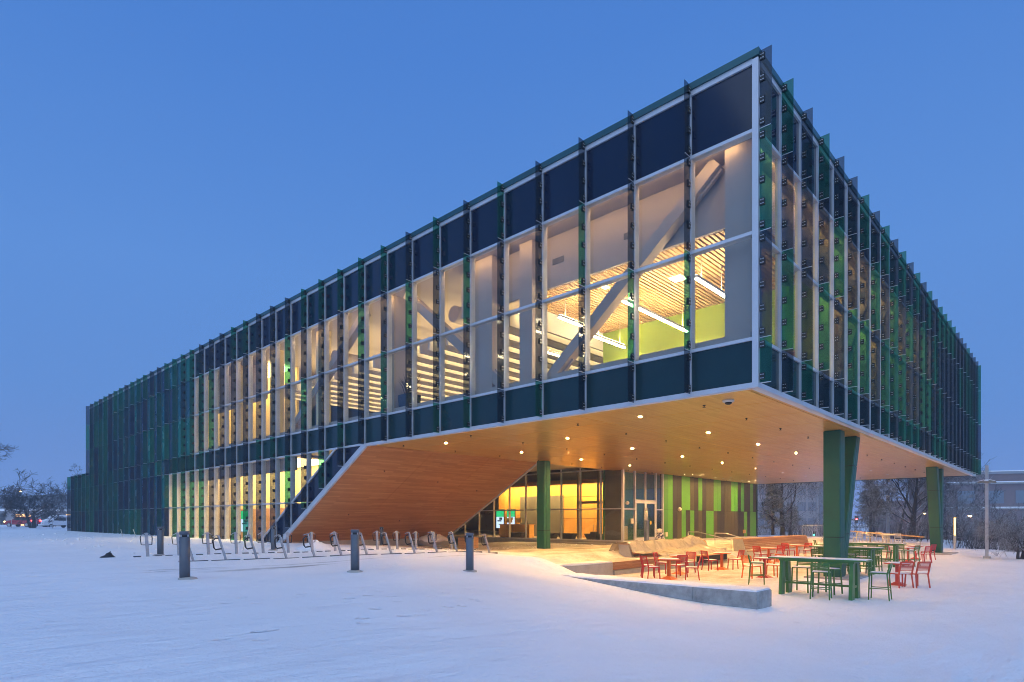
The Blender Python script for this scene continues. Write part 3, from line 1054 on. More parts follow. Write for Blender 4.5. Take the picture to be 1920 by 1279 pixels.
for s, (xa, xb) in enumerate(((20.90, 22.255), (22.265, 23.64))):
    mb = MB()
    fw = 0.13
    mb.box(xa, xa + fw, 16.46, 16.54, .72, 3.53); mb.box(xb - fw, xb, 16.46, 16.54, .72, 3.53)
    mb.box(xa + fw, xb - fw, 16.462, 16.538, 3.36, 3.53); mb.box(xa + fw, xb - fw, 16.462, 16.538, .72, .98)
    d = mb.build('door', M['alu'], bld)
    pm = MB(); pm.box(xa + fw, xb - fw, 16.49, 16.505, .98, 3.36)
    pm.build('door_pane', M['pane'], d)
    hx = xb - 0.065 if s == 0 else xa + 0.065
    hm = MB(); hm.tube([(hx, 16.40, 1.35), (hx, 16.40, 3.05)], 0.022, 8)
    hm.box(hx - .015, hx + .015, 16.40, 16.46, 1.5, 1.54); hm.box(hx - .015, hx + .015, 16.40, 16.46, 2.86, 2.90)
    hm.build('handle', M['steel'], d)
    if s:
        dm = MB(); dm.tube([(22.95, 16.485, 2.0), (22.95, 16.478, 2.0)], 0.13, 18)
        dm.build('door_sticker', paint('sticker_yellow', (0.75, 0.55, 0.02), 0.5), d)

# --- lobby glass wall, plane X = 19.4
LT = 7.15
lm = [16.58 + 1.75 * k for k in range(1, 10)]
for ym in lm:
    pbox('mullion', M['alu'], bld, 19.36, 19.52, ym - .035, ym + .035, 0.74, LT)
for z in (0.78, 2.97, 5.68):
    pbox('transom', M['alu'], bld, 19.37, 19.50, 16.60, 34.0, z - .04, z + .04)
ys_ = [16.58] + lm
for k in range(len(ys_) - 1):
    ya, yb = ys_[k] + .04, ys_[k + 1] - .04
    pbox('window_pane', M['pane'], bld, 19.43, 19.45, ya, yb, .82, 2.93)
    pbox('window_pane', M['pane'], bld, 19.43, 19.45, ya, yb, 3.01, 5.64)
    pbox('window_pane', M['pane_dark'], bld, 19.43, 19.45, ya, yb, 5.72, LT)
    pbox('base_panel', M['concrete'], bld, 19.34, 19.56, ya - .035, yb + .035, 0.3, 0.73)
mb = MB()
mb.box(11.75, 19.6, FOLD + .12, 34.0, LT + .02, LT + .2)
mb.box(11.75, 19.6, FOLD + .02, FOLD + .10, S + .03, LT + .2)
mb.box(11.75, 19.6, 34.02, 34.2, 0.2, LT + .2)
mb.build('recess_ceiling', M['dark_in'], bld)
mb = MB(); mb.box(18.4, 19.3, 17.2, 21.5, 0.3, 0.62)
mb.build('entrance_step', M['concrete'], bld)

# --- floors, roof, rear walls
mb = MB()
mb.box(0.22, XE, 0.22, FOLD, S + .12, 6.36)
mb.box(0.22, XE, FOLD + .01, YE - .1, 5.9, 6.36)
mb.build('floor_slab', M['floor_in'], bld)
mb = MB()
mb.box(0.3, 11.5, YB + .4, YLOW - .1, 0.5, 0.80)
mb.box(19.6, XE, 16.78, YLOW - .1, 0.5, 0.74)
mb.build('ground_floor', M['floor_in'], bld)
mb = MB()
mb.box(0.36, XE - .1, 0.36, YE - .05, 13.4, 13.6)
mb.box(0.3, XE - .1, YE, YLOW - .05, 6.5, 6.7)
mb.build('roof', M['concrete'], bld)
mb = MB()
mb.box(XE, XE + .2, 0.0, YE, S - .03, PAR - .05)
mb.box(XE - .1, XE + .15, 16.45, YLOW, -.3, S - .04)
mb.box(0.1, XE - .01, YE, YE + .2, SILL, PAR - .05)
mb.box(0.1, XE - .2, YLOW, YLOW + .2, 0.1, SILL + .3)
mb.build('rear_wall', M['span_teal'], bld)

# --- upper rooms
CEIL = 10.28
mb = MB()           # bulkhead and perimeter ceiling along the long facade
mb.box(1.05, 1.16, 0.6, 12.2, CEIL + .01, 12.05)
mb.box(1.06, 9.0, 0.62, 0.72, CEIL + .01, 12.05)
mb.box(0.2, XE - .3, 0.2, YE - .3, 12.06, 12.2)
mb.build('bulkhead', M['plaster_grey'], bld)
pbox('corner_pier', M['plaster_grey'], bld, 0.42, 1.02, 0.25, 1.0, 6.38, 12.05)
pbox('corner_pier', M['plaster_grey'], bld, 0.6, 1.2, 10.0, 10.9, 6.38, 12.05)
pbox('corner_pier', M['plaster_grey'], bld, 0.5, 1.2, 16.0, 17.0, 6.38, 12.05)
pbox('corner_pier', M['plaster_grey'], bld, 0.7, 1.3, 8.1, 8.7, 6.38, 12.05)
for y in (22.6, 27.8, 33.0):
    pbox('corner_pier', M['cream'], bld, 0.7, 1.2, y, y + .6, 6.38, 12.05)
mb = MB()
mb.box(0.24, 0.50, 0.25, 38.4, 6.37, 7.02)
mb.box(0.52, 23.5, 0.24, 0.50, 6.37, 7.02)
mb.build('knee_wall', M['plaster_grey'], bld)
# slatted wood ceiling of the corner room: each slat a part
for k in range(57):
    y = 0.62 + k * 0.15
    pbox('ceiling_slat', M['slat_wood'], bld, 1.17, 6.58, y, y + .09, CEIL, CEIL + .06)
mb = MB(); mb.box(1.17, 6.6, 0.55, 9.2, CEIL + .12, CEIL + .16)
mb.build('ceiling_backing', M['oak'], bld)
mb = MB(); mb.box(6.6, 6.75, 0.5, 9.2, 6.37, 12.0)
mb.build('room_wall', M['lime_wall'], bld)
mb = MB()
mb.box(1.6, 6.6, 9.2, 9.26, 9.55, CEIL + .1)
mb.build('room_wall', M['plaster'], bld)
mb = MB()
mb.box(1.4, 6.6, 9.21, 9.25, 6.4, 9.54)
mb.build('glass_partition', M['pane'], bld)
for xk, yk, w in ((3.1, 3.7, .42), (2.2, 6.0, .2)):
    mb = MB(); mb.box(xk, xk + w, yk, yk + w, CEIL - .012, CEIL - .002)
    mb.build('ceiling_light', M['e_square'], bld)
mb = MB(); mb.box(.205, .245, .6, 38.0, 12.02, 12.05)
mb.build('added_perimeter_strip', M['e_perim_fill'], bld)  # hidden glow strips added to warm the zone behind the glass
mb = MB(); mb.box(.6, 23.4, .205, .245, 12.02, 12.05)
mb.build('added_perimeter_strip', M['e_perim_fill'], bld)
for yv, zv in ((4.05, 11.1), (6.95, 11.15), (10.3, 11.1)):
    pbox('vent_grille', M['grey_in'], bld, 1.035, 1.048, yv, yv + .5, zv - .1, zv + .1)
# diagonal braces with end plates
def brace(p, q, s=0.36, plates=True):
    mb = MB(); mb.bar(p, q, s, s)
    b_ = mb.build('diagonal_brace', M['plaster_grey'], bld)
    if plates:
        d = (Vector(q) - Vector(p)).normalized()
        for c, sg in ((Vector(p), 1), (Vector(q), -1)):
            m2 = MB(); c0 = c + d * sg * 0.05
            m2.bar(c0, c0 + d * sg * 1.05, 0.06, s + .14, (0, 0, 1))
            for k in range(6):
                cc = c0 + d * sg * (0.12 + .15 * k)
                for off in (-0.14, 0.14):
                    nn = Vector((0, -d.z, d.y)) * off
                    m2.tube([cc + nn + Vector((-.05, 0, 0)), cc + nn + Vector((.05, 0, 0))], 0.03, 6)
            m2.build('brace_plate', M['plaster_grey'], b_)
brace((0.80, 7.35, 7.0), (0.80, 1.35, 12.0))
brace((0.80, 9.6, 7.2), (0.80, 15.4, 12.0))
brace((0.80, 26.2, 7.0), (0.80, 18.6, 12.0))
# white acoustic baffles over the open stair hall
for k in range(34):
    y = 9.7 + k * 0.62
    pbox('ceiling_baffle', M['plaster'], bld, 1.9, 11.5, y, y + .12, 9.80, 10.40)
mb = MB()
mb.box(11.6, 11.8, 9.3, 33.0, 6.38, 12.0)
mb.box(6.75, 11.6, 9.2, 9.3, 6.38, 12.0)
mb.build('room_wall', M['plaster'], bld)
for y in (14.0, 19.0, 24.0):
    mb = MB(); mb.tube([(2.2, y, 11.2), (11.0, y, 11.2)], 0.36, 12)
    mb.build('air_duct', M['plaster_grey'], bld)
mb = MB()
for k in range(9):
    mb.box(4.5 + k * .3, 11.0, 11.2 + k * .55, 11.7 + k * .55, 6.37, 6.55 + k * .32)
mb.build('seating_steps', M['dark_in'], bld)
for k in range(17):
    mb = MB(); y = 9.7 + .22 + k * 1.24
    mb.box(2.2, 11.0, y, y + .28, 10.33, 10.37)
    mb.build('ceiling_light', M['e_panel'], bld)  # unseen strips added between the baffles as fill light
# bright offices farther along
mb = MB()
mb.box(3.4, 3.55, 30.6, 38.6, 6.38, 12.0)
mb.box(0.5, 3.4, 38.45, 38.6, 6.38, 12.0)
mb.build('room_wall', M['cream'], bld)
mb = MB(); mb.box(1.4, 1.5, 30.6, 38.4, 9.7, 12.05)
mb.build('bulkhead', M['plaster_grey'], bld)
mb = MB(); mb.box(1.6, 3.3, 30.8, 38.3, 11.9, 11.94)
mb.build('ceiling_light', M['e_panel_hi'], bld)
# rooms along the short facade
mb = MB()
mb.box(6.76, 24.0, 1.75, 1.9, 6.38, 12.0)
mb.box(23.9, 24.05, 0.4, 1.74, 6.38, 12.0)
mb.build('room_wall', M['cream'], bld)
mb = MB(); mb.box(6.8, 23.8, .58, .66, 11.1, 12.05)
mb.build('bulkhead', M['cream'], bld)  # added to hide the light strip behind it from view
mb = MB(); mb.box(7.0, 23.6, .70, 1.02, 11.98, 12.04)
mb.build('ceiling_light', M['e_soft'], bld)
for k in range(6):
    pbox('wall_frame', M['oak'], bld, 8.0 + k * 2.6, 8.12 + k * 2.6, 1.70, 1.745, 6.4, 11.0)
brace((9.4, 0.85, 7.1), (14.6, 0.85, 12.0), 0.34, False)
brace((20.5, 0.85, 7.1), (15.3, 0.85, 12.0), 0.34, False)

# --- ground floor hall seen through the long facade
mb = MB()
mb.box(4.6, 4.75, 26.5, 44.0, 3.05, 5.88)
mb.build('room_wall', M['cream'], bld)
mb = MB()
mb.box(4.55, 4.75, 26.5, 44.0, 0.8, 3.04)
mb.build('room_wall', M['oak'], bld)
mb = MB(); mb.box(0.3, 4.6, 43.9, 44.05, 0.8, 5.88)
mb.box(0.25, 11.5, YB + .5, 44.0, 5.80, 5.88)
mb.build('room_wall', M['plaster_grey'], bld)
mb = MB(); mb.box(1.3, 1.4, 26.6, 43.8, 5.05, 5.79)
mb.build('bulkhead', M['plaster_grey'], bld)
mb = MB(); mb.box(1.5, 4.4, 27.0, 43.5, 5.74, 5.78)
mb.build('ceiling_light', M['e_panel_hi'], bld)

# --- lobby behind the X = 19.4 glass
mb = MB(); mb.box(25.2, 25.35, 18.5, 34.0, 0.74, 5.3)
mb.build('lobby_wall', M['wall_wood'], bld)
for z in (2.35, 4.15):
    for k in range(5):
        pbox('wall_joint', M['seam'], bld, 25.185, 25.199, 18.6 + k * 2.0, 20.55 + k * 2.0, z - .012, z + .012)
mb = MB(); mb.box(23.4, 25.1, 18.4, 34.0, 5.34, 5.42); mb.box(23.4, 23.5, 18.4, 34.0, 5.1, 5.34)
mb.build('cove_ceiling', M['oak'], bld)
mb = MB(); mb.box(23.6, 24.6, 18.6, 33.8, 5.28, 5.33)
mb.build('cove_light', M['e_cove'], bld)
mb = MB(); mb.box(19.6, 30.0, 16.8, 18.2, 5.70, 5.8); mb.box(19.6, 30.0, 18.4, 34.0, 6.1, 6.2); mb.box(19.6, 23.4, 18.4, 34.0, 5.90, 5.98)
mb.build('lobby_ceiling', M['grey_in'], bld)
for y0 in (18.9, 21.2, 23.5):
    mb = MB(); mb.box(20.6, 21.0, y0, y0 + 1.9, 5.84, 5.895)
    mb.build('air_slot', M['black'], bld)
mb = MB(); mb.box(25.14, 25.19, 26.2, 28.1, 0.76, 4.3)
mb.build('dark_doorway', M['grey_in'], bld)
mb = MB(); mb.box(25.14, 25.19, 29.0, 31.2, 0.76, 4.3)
mb.build('dark_doorway', M['grey_in'], bld)  # flat dark panels on the wall stand for the openings' inner shade
# inner vestibule: dark glass screen next to the corner, green wall behind the doors
mb = MB(); mb.box(19.62, 19.70, 16.75, 18.1, .76, 5.88)
mb.build('vestibule_screen', M['grey_in'], bld)
mb = MB(); mb.box(19.72, 30.0, 18.26, 18.36, .74, 6.05)
mb.build('vestibule_wall', M['green_wall'], bld)
mb = MB(); mb.box(22.0, 22.5, 17.2, 17.4, 5.66, 5.69)
mb.build('ceiling_light', M['e_ceiling'], bld)
for xa in (19.75, 21.6):
    pbox('wall_heater', M['cream'], bld, xa, xa + .8, 18.05, 18.24, .78, 1.75)
# frame of the inner lobby door, seen through the glass
for y in (18.6, 20.6, 22.5):
    pbox('inner_mullion', M['alu_in'], bld, 22.4, 22.5, y, y + .16, .76, 5.9)
pbox('inner_transom', M['alu_in'], bld, 22.4, 22.5, 18.6, 22.6, 3.45, 3.65)

# --- lights, sprinkler heads and camera dome in the soffit
def disc(name, mats, parent, x, y, z, r, h, n=12):
    key = (name, r, h)
    if key not in _cache:
        mb = MB()
        mb.lathe([(r * 1.35, 0.0), (r * 1.35, -0.010), (r * 1.02, -0.014), (r * 1.02, -0.003)], n)
        mb.cur = 1
        mb.lathe([(r, -0.0045), (r, -0.0055)], n)
        _cache[key] = mb.mesh(name, mats)
    return inst(name, _cache[key], parent, (x, y, z))
for yk, x0 in ((4.6, 2.1), (9.55, 4.55), (14.4, 2.1)):
    k = 0
    while x0 + k * 4.93 < XE - 1:
        xx = x0 + k * 4.93
        if not (abs(xx - 11.3) < .6 and abs(yk - 16.6) < .6):
            disc('downlight', [M['alu'], M['e_down']], bld, xx, yk, S, 0.06, 0.012)
        k += 1
for xx in (25.85, 27.1, 28.3, 31.0, 32.4, 33.7, 36.2, 37.6, 38.9):
    disc('wall_light', [M['alu'], M['e_wash']], bld, xx, 15.35, S, 0.065, 0.012)
mbs = MB()
mbs.lathe([(0.05, 0), (0.045, -0.012), (0.014, -0.02), (0.014, -0.055), (0.05, -0.06), (0.05, -0.066)], 8)
spr = mbs.mesh('sprinkler_head', M['black'])
for yk in (2.2, 7.0, 11.9, 16.4):
    for k in range(13):
        inst('sprinkler_head', spr, bld, (1.6 + k * 3.1 + 0.35 * math.sin(yk * 3), yk, S))
for xk, yk in ((2.2, 19.2), (6.1, 19.8), (9.6, 20.4), (2.5, 23.0), (6.3, 23.6), (9.5, 23.9)):
    inst('sprinkler_head', spr, bld, (xk, yk, z1(yk)))
mb = MB()
mb.lathe([(0.16, 0.0), (0.16, -0.05), (0.13, -0.07)], 20)
dome = mb.build('camera_dome', M['offwhite'], bld, (1.45, 1.35, S))
mb = MB(); mb.lathe([(0.10, -0.07), (0.085, -0.11), (0.04, -0.135)], 16)
mb.build('dome_glass', M['black'], dome)
# small globe camera and boxes on the panel wall
def wall_fix(name, x, z, r):
    mb = MB(); mb.lathe([(0.02, -r), (r * .8, -r * .6), (r, 0), (r * .8, r * .6), (0.02, r)], 12)
    mb.box(-.05, .05, 0, .12, -.05, .05)
    return mb.build(name, M['offwhite'], bld, (x, 16.37, z))
wall_fix('wall_camera', 27.0, 3.02, 0.15)
wall_fix('wall_camera', 19.75, 3.35, 0.13)
pbox('wall_box', M['offwhite'], bld, 24.95, 25.2, 16.38, 16.49, .98, 1.3)
pbox('wall_box', M['oak'], bld, 39.1, 39.5, 16.38, 16.49, 1.0, 1.3)
pbox('push_panel', M['offwhite'], bld, 20.25, 20.5, 16.36, 16.44, 1.95, 2.3)

# ------------------------------------------------------------------ terrace edges, seats, steps
# concrete seat wall at the head of the terrace
low_wall = thing('seat_wall', 'low grey concrete seat wall holding back the snow in front of the green bar table', 'wall', (0, 0, 0))
cuts = [-0.15, 1.55, 3.25, 4.95, 6.6]
for ya, yb in zip(cuts[:-1], cuts[1:]):
    mb = MB()
    yb -= .012
    c = .022
    lo = [(-.34, ya, -.5), (.62, ya, -.5), (.62, yb, -.5), (-.34, yb, -.5)]
    md_ = [(p[0], p[1], .413) for p in lo]
    hi = [(-.34 + c, ya + c, .435), (.62 - c, ya + c, .435), (.62 - c, yb - c * .3, .435), (-.34 + c, yb - c * .3, .435)]
    mb.add(lo + md_ + hi, [(0, 3, 2, 1), (8, 9, 10, 11)] + [(i, (i + 1) % 4, 4 + (i + 1) % 4, 4 + i) for i in range(4)] + [(4 + i, 4 + (i + 1) % 4, 8 + (i + 1) % 4, 8 + i) for i in range(4)])
    mb.build('wall_block', M['concrete_wall'], low_wall)
mb = MB()
NSEG = 26
for k in range(NSEG):
    ya, yb = -0.13 + k * 6.7 / NSEG, -0.13 + (k + 1) * 6.7 / NSEG
    ha, hb = .437 + .035 + .012 * math.sin(k * 1.7), .437 + .035 + .012 * math.sin((k + 1) * 1.7)
    mb.hexa([(-.325, ya, .436), (.60, ya, .436), (.60, yb, .436), (-.325, yb, .436)],
            [(-.29, ya, ha), (.56, ya, ha), (.56, yb, hb), (-.29, yb, hb)])
mb.build('snow_cover', M['snow_cap'], low_wall)

# curved ledge on the far side of the ramp, with a timber front
ledge = thing('curved_ledge', 'rounded concrete ledge with a timber front where the snowy ramp meets the terrace', 'bench')
mb = MB()
def ledge_ring(off):
    pts = [(4.9, 7.75 + off)]
    for k in range(9):
        a = k / 8
        x = 4.6 - a * 3.2
        pts.append((x, 7.75 + off + 0.02 * k))
    return pts
outer = [(5.0, 7.62), (4.2, 7.60), (3.4, 7.62), (2.7, 7.68), (2.1, 7.78), (1.65, 7.92), (1.45, 8.08), (1.5, 8.25), (1.8, 8.34), (5.0, 8.34)]
mb.prism([(p[0], p[1], -0.3) for p in outer], (0, 0, 0.81))
mb.build('ledge_body', M['concrete'], ledge)
mb = MB(); mb.prism([(p[0] + (0.03 if p[0] < 4.9 else 0), p[1] + (.03 if p[1] < 8.2 else -.02), 0.512) for p in outer], (0, 0, 0.05))
mb.build('snow_cover', M['snow_cap'], ledge)
for k in range(3):
    z = .20 + k * .105
    pbox('timber_board', M['bench_wood'], ledge, 5.02, 10.9, 7.66, 7.72, z, z + .098)
mb = MB(); mb.box(5.02, 10.9, 7.725, 8.33, .12, .50)
mb.box(5.02, 12.8, 7.55, 7.72, -.25, .17)
mb.build('ledge_base', M['concrete'], ledge)

# tiered bench with raked timber back, left one under plastic sheet
def tier_bench(name, label, x0, x1, y, zb, ztop, snow=False):
    t = thing(name, label, 'bench')
    d = 0.75
    for xe in (x0, x1 - .1):
        mb = MB()
        mb.prism([(xe, y - .05, zb - .35), (xe, y + d, zb - .35), (xe, y + d + .10, ztop), (xe, y + .30, ztop), (xe, y + 0.12, zb + .12)], (.1, 0, 0))
        mb.build('end_panel', M['concrete'], t)
    n = 6
    for k in range(n):
        f0, f1 = k / n, (k + 1) / n - .02
        a = Vector((0, y + .10, zb + .16)); b_ = Vector((0, y + .27, ztop))
        p, q = a.lerp(b_, f0), a.lerp(b_, f1)
        mb = MB()
        mb.hexa([(x0 + .1, p.y, p.z), (x1 - .1, p.y, p.z), (x1 - .1, p.y + .04, p.z), (x0 + .1, p.y + .04, p.z)],
                [(x0 + .1, q.y, q.z), (x1 - .1, q.y, q.z), (x1 - .1, q.y + .04, q.z), (x0 + .1, q.y + .04, q.z)])
        mb.build('back_slat', M['bench_wood'], t)
    for k in range(4):
        yy = y - .42 + k * .125
        pbox('seat_slat', M['bench_wood'], t, x0 + .1, x1 - .1, yy, yy + .11, zb + .06, zb + .10)
    mb = MB(); mb.box(x0 + .11, x1 - .11, y - .40, y + .08, zb - .5, zb + .055)
    mb.build('bench_base', M['concrete_pale'], t)
    mb = MB(); mb.box(x0 + .1, x1 - .1, y + .32, y + d + .1, ztop - .3, ztop + .03)
    mb.build('snow_cover' if snow else 'back_rail', M['snow_cap'] if snow else M['oak'], t)
    return t
tier_bench('terrace_bench', 'raked timber bench with a concrete end, half hidden under the plastic sheet', 9.3, 17.4, 9.35, .40, 1.03)
tier_bench('terrace_bench', 'long raked timber bench uncovered beside the steps, by the panelled wall', 18.9, 30.0, 7.9, .35, 1.10)
for k in range(5):
    pass
st = thing('terrace_steps', 'concrete steps dusted with snow between the two raked timber benches', 'steps')
for k in range(4):
    pbox('step', M['concrete_pale'], st, 15.2, 18.85, 8.02 + k * .36, 8.02 + (k + 1) * .36 + .3, -.3, .15 * (k + 1))

def handrail(label, x, y_top, y_low, z_top, z_low):
    t = thing('handrail', label, 'handrail', group='handrails on the terrace steps')
    mb = MB(); mb.tube([(x, y_top + .7, z_top), (x, y_top, z_top), (x, y_low, z_low)], .028, 8)
    mb.build('rail', M['steel'], t)
    for y, z in ((y_top + .7, z_top), (y_low, z_low)):
        mb = MB(); mb.tube([(x, y, z), (x, y, z - 1.25)], .024, 8)
        mb.build('post', M['steel'], t)
handrail('steel handrail nearer the entrance doors, above the plastic sheet', 21.0, 11.9, 9.75, 1.43, 0.97)
handrail('steel handrail in front of the uncovered timber bench', 20.6, 9.9, 8.25, 1.38, 0.95)

# plastic sheet thrown over the left bench
tarp = thing('plastic_sheet', 'crumpled translucent plastic sheet draped over the left timber bench', 'tarp')
mb = MB()
NX, NY = 150, 44
prof = [(10.75, .62), (10.45, 1.02), (9.70, 1.13), (9.55, .95), (9.35, .62), (8.9, .58), (8.55, .54), (8.3, .30), (7.9, .10), (7.4, .05)]
def profp(t):
    u = t * (len(prof) - 1)
    k = min(int(u), len(prof) - 2)
    f = u - k
    return prof[k][0] + (prof[k + 1][0] - prof[k][0]) * f, prof[k][1] + (prof[k + 1][1] - prof[k][1]) * f
verts = []
for i in range(NX + 1):
    x = 9.15 + i * (16.9 - 9.15) / NX
    reach = 0.58 + 0.42 * sstep(9.2, 12.5, x)
    for j in range(NY + 1):
        t = j / NY * reach
        y, z = profp(t)
        c = noise.noise(Vector((x * 1.1, t * 3.2, 2.0))) + 0.6 * abs(noise.noise(Vector((x * 2.3 + t * 2.5, t * 4.0, 7.0))))
        pk = math.exp(-((x - 15.6) / .55) ** 2) * math.exp(-((t - .35) / .18) ** 2) * .35
        pk += math.exp(-((x - 12.3) / .35) ** 2) * math.exp(-((t - .45) / .2) ** 2) * .16
        fold = 1 - abs(noise.noise(Vector((x * 1.5 + t * .8, t * 1.1, 3.3)))) * 2.2
        fold2 = 1 - abs(noise.noise(Vector((x * 3.1 - t * 2.0, t * 2.6, 8.8)))) * 2.2
        c = .35 * c + .75 * max(0, fold) ** 3 + .4 * max(0, fold2) ** 3
        verts.append((x + .05 * c, y - .13 * c, z + .03 + .085 * c + pk))
faces = [(i * (NY + 1) + j, (i + 1) * (NY + 1) + j, (i + 1) * (NY + 1) + j + 1, i * (NY + 1) + j + 1) for i in range(NX) for j in range(NY)]
mb.add(verts, faces, False)
so = mb.build('sheet', M['tarp'], tarp)
sm = so.modifiers.new('thickness', 'SOLIDIFY'); sm.thickness = 0.004
bd = thing('plank', 'pale yellow plank lying along the plastic sheet behind the cafe tables', 'plank')
mb = MB(); mb.box(12.0, 15.2, 7.35, 7.62, .46, .52); mb.build('board', M['slat_wood'], bd)
mb = MB(); mb.box(12.1, 15.1, 7.40, 7.60, .17, .455); mb.build('plank_support', M['seam'], bd)

# post with push button and a wrapped bundle in front of the doors
pp = thing('door_post', 'blue grey door operator post standing in front of the glass doors', 'post', (19.9, 15.0, gz(19.9, 15.0)))
mb = MB(); mb.box(-.14, .14, -.1, .1, 0, 1.62); mb.build('post_body', M['blue_grey'], pp)
mb = MB(); mb.box(-.15, .15, -.11, .11, 1.63, 1.66); mb.build('post_cap', M['steel'], pp)
bun = thing('bundle', 'small dark patterned bundle tied up with a pale rag on top, by the plastic sheet', 'bundle', (15.0, 11.2, gz(15.0, 11.2) + .30))
mb = MB()
r2 = random.Random(5)
pr = [(0.16, -.35), (.27, -.1), (.30, .12), (.24, .35), (.15, .48), (.10, .55)]
mb.lathe(pr, 12)
mb.v = [(x * (1 + .25 * noise.noise(Vector((x * 5, y * 5, z * 5)))), y * (1 + .25 * noise.noise(Vector((x * 5, y * 4, z * 6)))), z) for x, y, z in mb.v]
m_b, nt_b, out_b = new_mat('plaid_cloth')
pb = principled(nt_b, out_b, (.1, .1, .2), .8)
ck = nt_b.nodes.new('ShaderNodeTexVoronoi'); ck.inputs['Scale'].default_value = 9
nt_b.links.new(pos_node(nt_b, obj=True), ck.inputs['Vector'])
nt_b.links.new(ramp(nt_b, ck.outputs['Distance'], [(.2, (.02, .02, .05)), (.45, (.05, .06, .18)), (.7, (.55, .55, .62))]), pb.inputs['Base Color'])
mb.build('cloth', m_b, bun)
mb = MB(); mb.lathe([(.05, .5), (.13, .58), (.11, .68), (.15, .74), (.03, .78)], 9)
mb.v = [(x - .08 + .2 * noise.noise(Vector((x * 6, y * 6, z * 3))), y, z) for x, y, z in mb.v]
mb.build('rag', M['offwhite'], bun)

# low wall and handrail at the back of the terrace
rw = thing('rear_wall_ledge', 'low pale concrete wall with snow on top behind the white tables', 'wall')
mb = MB(); mb.box(30.32, 30.62, 2.2, 7.8, -.2, .44); mb.build('wall_body', M['concrete_pale'], rw)
mb = MB(); mb.box(30.34, 30.60, 2.22, 7.78, .442, .50); mb.build('snow_cover', M['snow_cap'], rw)
gr = thing('guard_rail', 'wood capped guard rail on thin posts behind the white tables', 'railing')
pa, pbv = Vector((34.6, 2.0, 1.02)), Vector((39.6, 8.6, 1.36))
mb = MB(); mb.bar(pa, pbv, .12, .07); mb.build('rail', M['slat_wood'], gr)
for k in range(6):
    p = pa.lerp(pbv, .04 + k * .184)
    mb = MB(); mb.tube([p, (p.x, p.y, 0.2)], .022, 6); mb.build('post', M['alu_in'], gr)
for zz in (.35, .65):
    mb = MB(); mb.tube([pa - Vector((0, 0, zz)), pbv - Vector((0, 0, zz))], .008, 5); mb.build('cable', M['steel'], gr)

# ------------------------------------------------------------------ terrace furniture
SEAT = .45
def slat_back(mb, w, z0, z1_, n, lean, th=.018):
    for k in range(n):
        f = (k + .5) / n
        z = z0 + (z1_ - z0) * f
        x = -.205 - lean * f
        mb.box(x - th / 2, x + th / 2, -w / 2 + .025, w / 2 - .025, z - .013, z + .013)
def make_chair(mat, label, cat='chair', seat=.45, top=.83, name='cafe_chair', rest_bar=False, w=.47):
    t = thing(name, label, cat)
    sl = MB()
    for k in range(9):
        x = -.19 + k * .048
        sl.box(x, x + .036, -w / 2 + .02, w / 2 - .02, seat - .016, seat)
    sl.box(-.21, .23, -w / 2, -w / 2 + .022, seat - .03, seat + .003)
    sl.box(-.21, .23, w / 2 - .022, w / 2, seat - .03, seat + .003)
    sl.build('seat', M[mat], t)
    bk = MB()
    lean = .10 if not rest_bar else .06
    for s in (-1, 1):
        bk.bar((-.205, s * (w / 2 - .014), seat - .03), (-.205 - lean, s * (w / 2 - .014), top), .038, .034)
    bk.bar((-.205 - lean, -w / 2, top), (-.205 - lean, w / 2, top), .03, .045)
    slat_back(bk, w, seat + (.10 if not rest_bar else .05), top - .03, 6 if not rest_bar else 4, lean)
    bk.build('backrest', M[mat], t)
    for sx, dx in ((.215, .02), (-.2, -.06)):
        for s in (-1, 1):
            lg = MB(); lg.bar((sx, s * (w / 2 - .015), seat - .02), (sx + dx, s * (w / 2 + .01), -.05), .036, .03)
            lg.build('leg', M[mat], t)
    if rest_bar:
        fb = MB()
        z = .28
        fb.bar((.228, -w / 2, z), (.228, w / 2, z), .022, .022); fb.bar((-.235, -w / 2, z), (-.235, w / 2, z), .022, .022)
        fb.bar((.228, -w / 2, z + .03), (-.235, -w / 2, z + .03), .022, .022); fb.bar((.228, w / 2, z + .03), (-.235, w / 2, z + .03), .022, .022)
        fb.build('footrest', M[mat], t)
    sn = MB(); sn.box(-.17, .20, -w / 2 + .03, w / 2 - .03, seat + .004, seat + .016)
    sn.build('snow_cover', M['snow_cap'], t)
    return t
def make_table(mat, label, r=.40):
    t = thing('cafe_table', label, 'table')
    mb = MB(); mb.lathe([(r - .02, .70), (r, .715), (r, .735), (r - .01, .742)], 28); mb.build('tabletop', M[mat], t)
    mb = MB(); mb.lathe([(r - .02, .7425), (r - .03, .757), (r * .5, .768)], 28); mb.build('snow_cover', M['snow_cap'], t)
    mb = MB(); mb.box(-.05, .05, -.05, .05, .03, .70); mb.build('pedestal', M[mat], t)
    mb = MB(); mb.hexa([(-.27, -.27, -.02), (.27, -.27, -.02), (.27, .27, -.02), (-.27, .27, -.02)], [(-.06, -.06, .10), (.06, -.06, .10), (.06, .06, .10), (-.06, .06, .10)])
    mb.build('foot', M[mat], t)
    return t
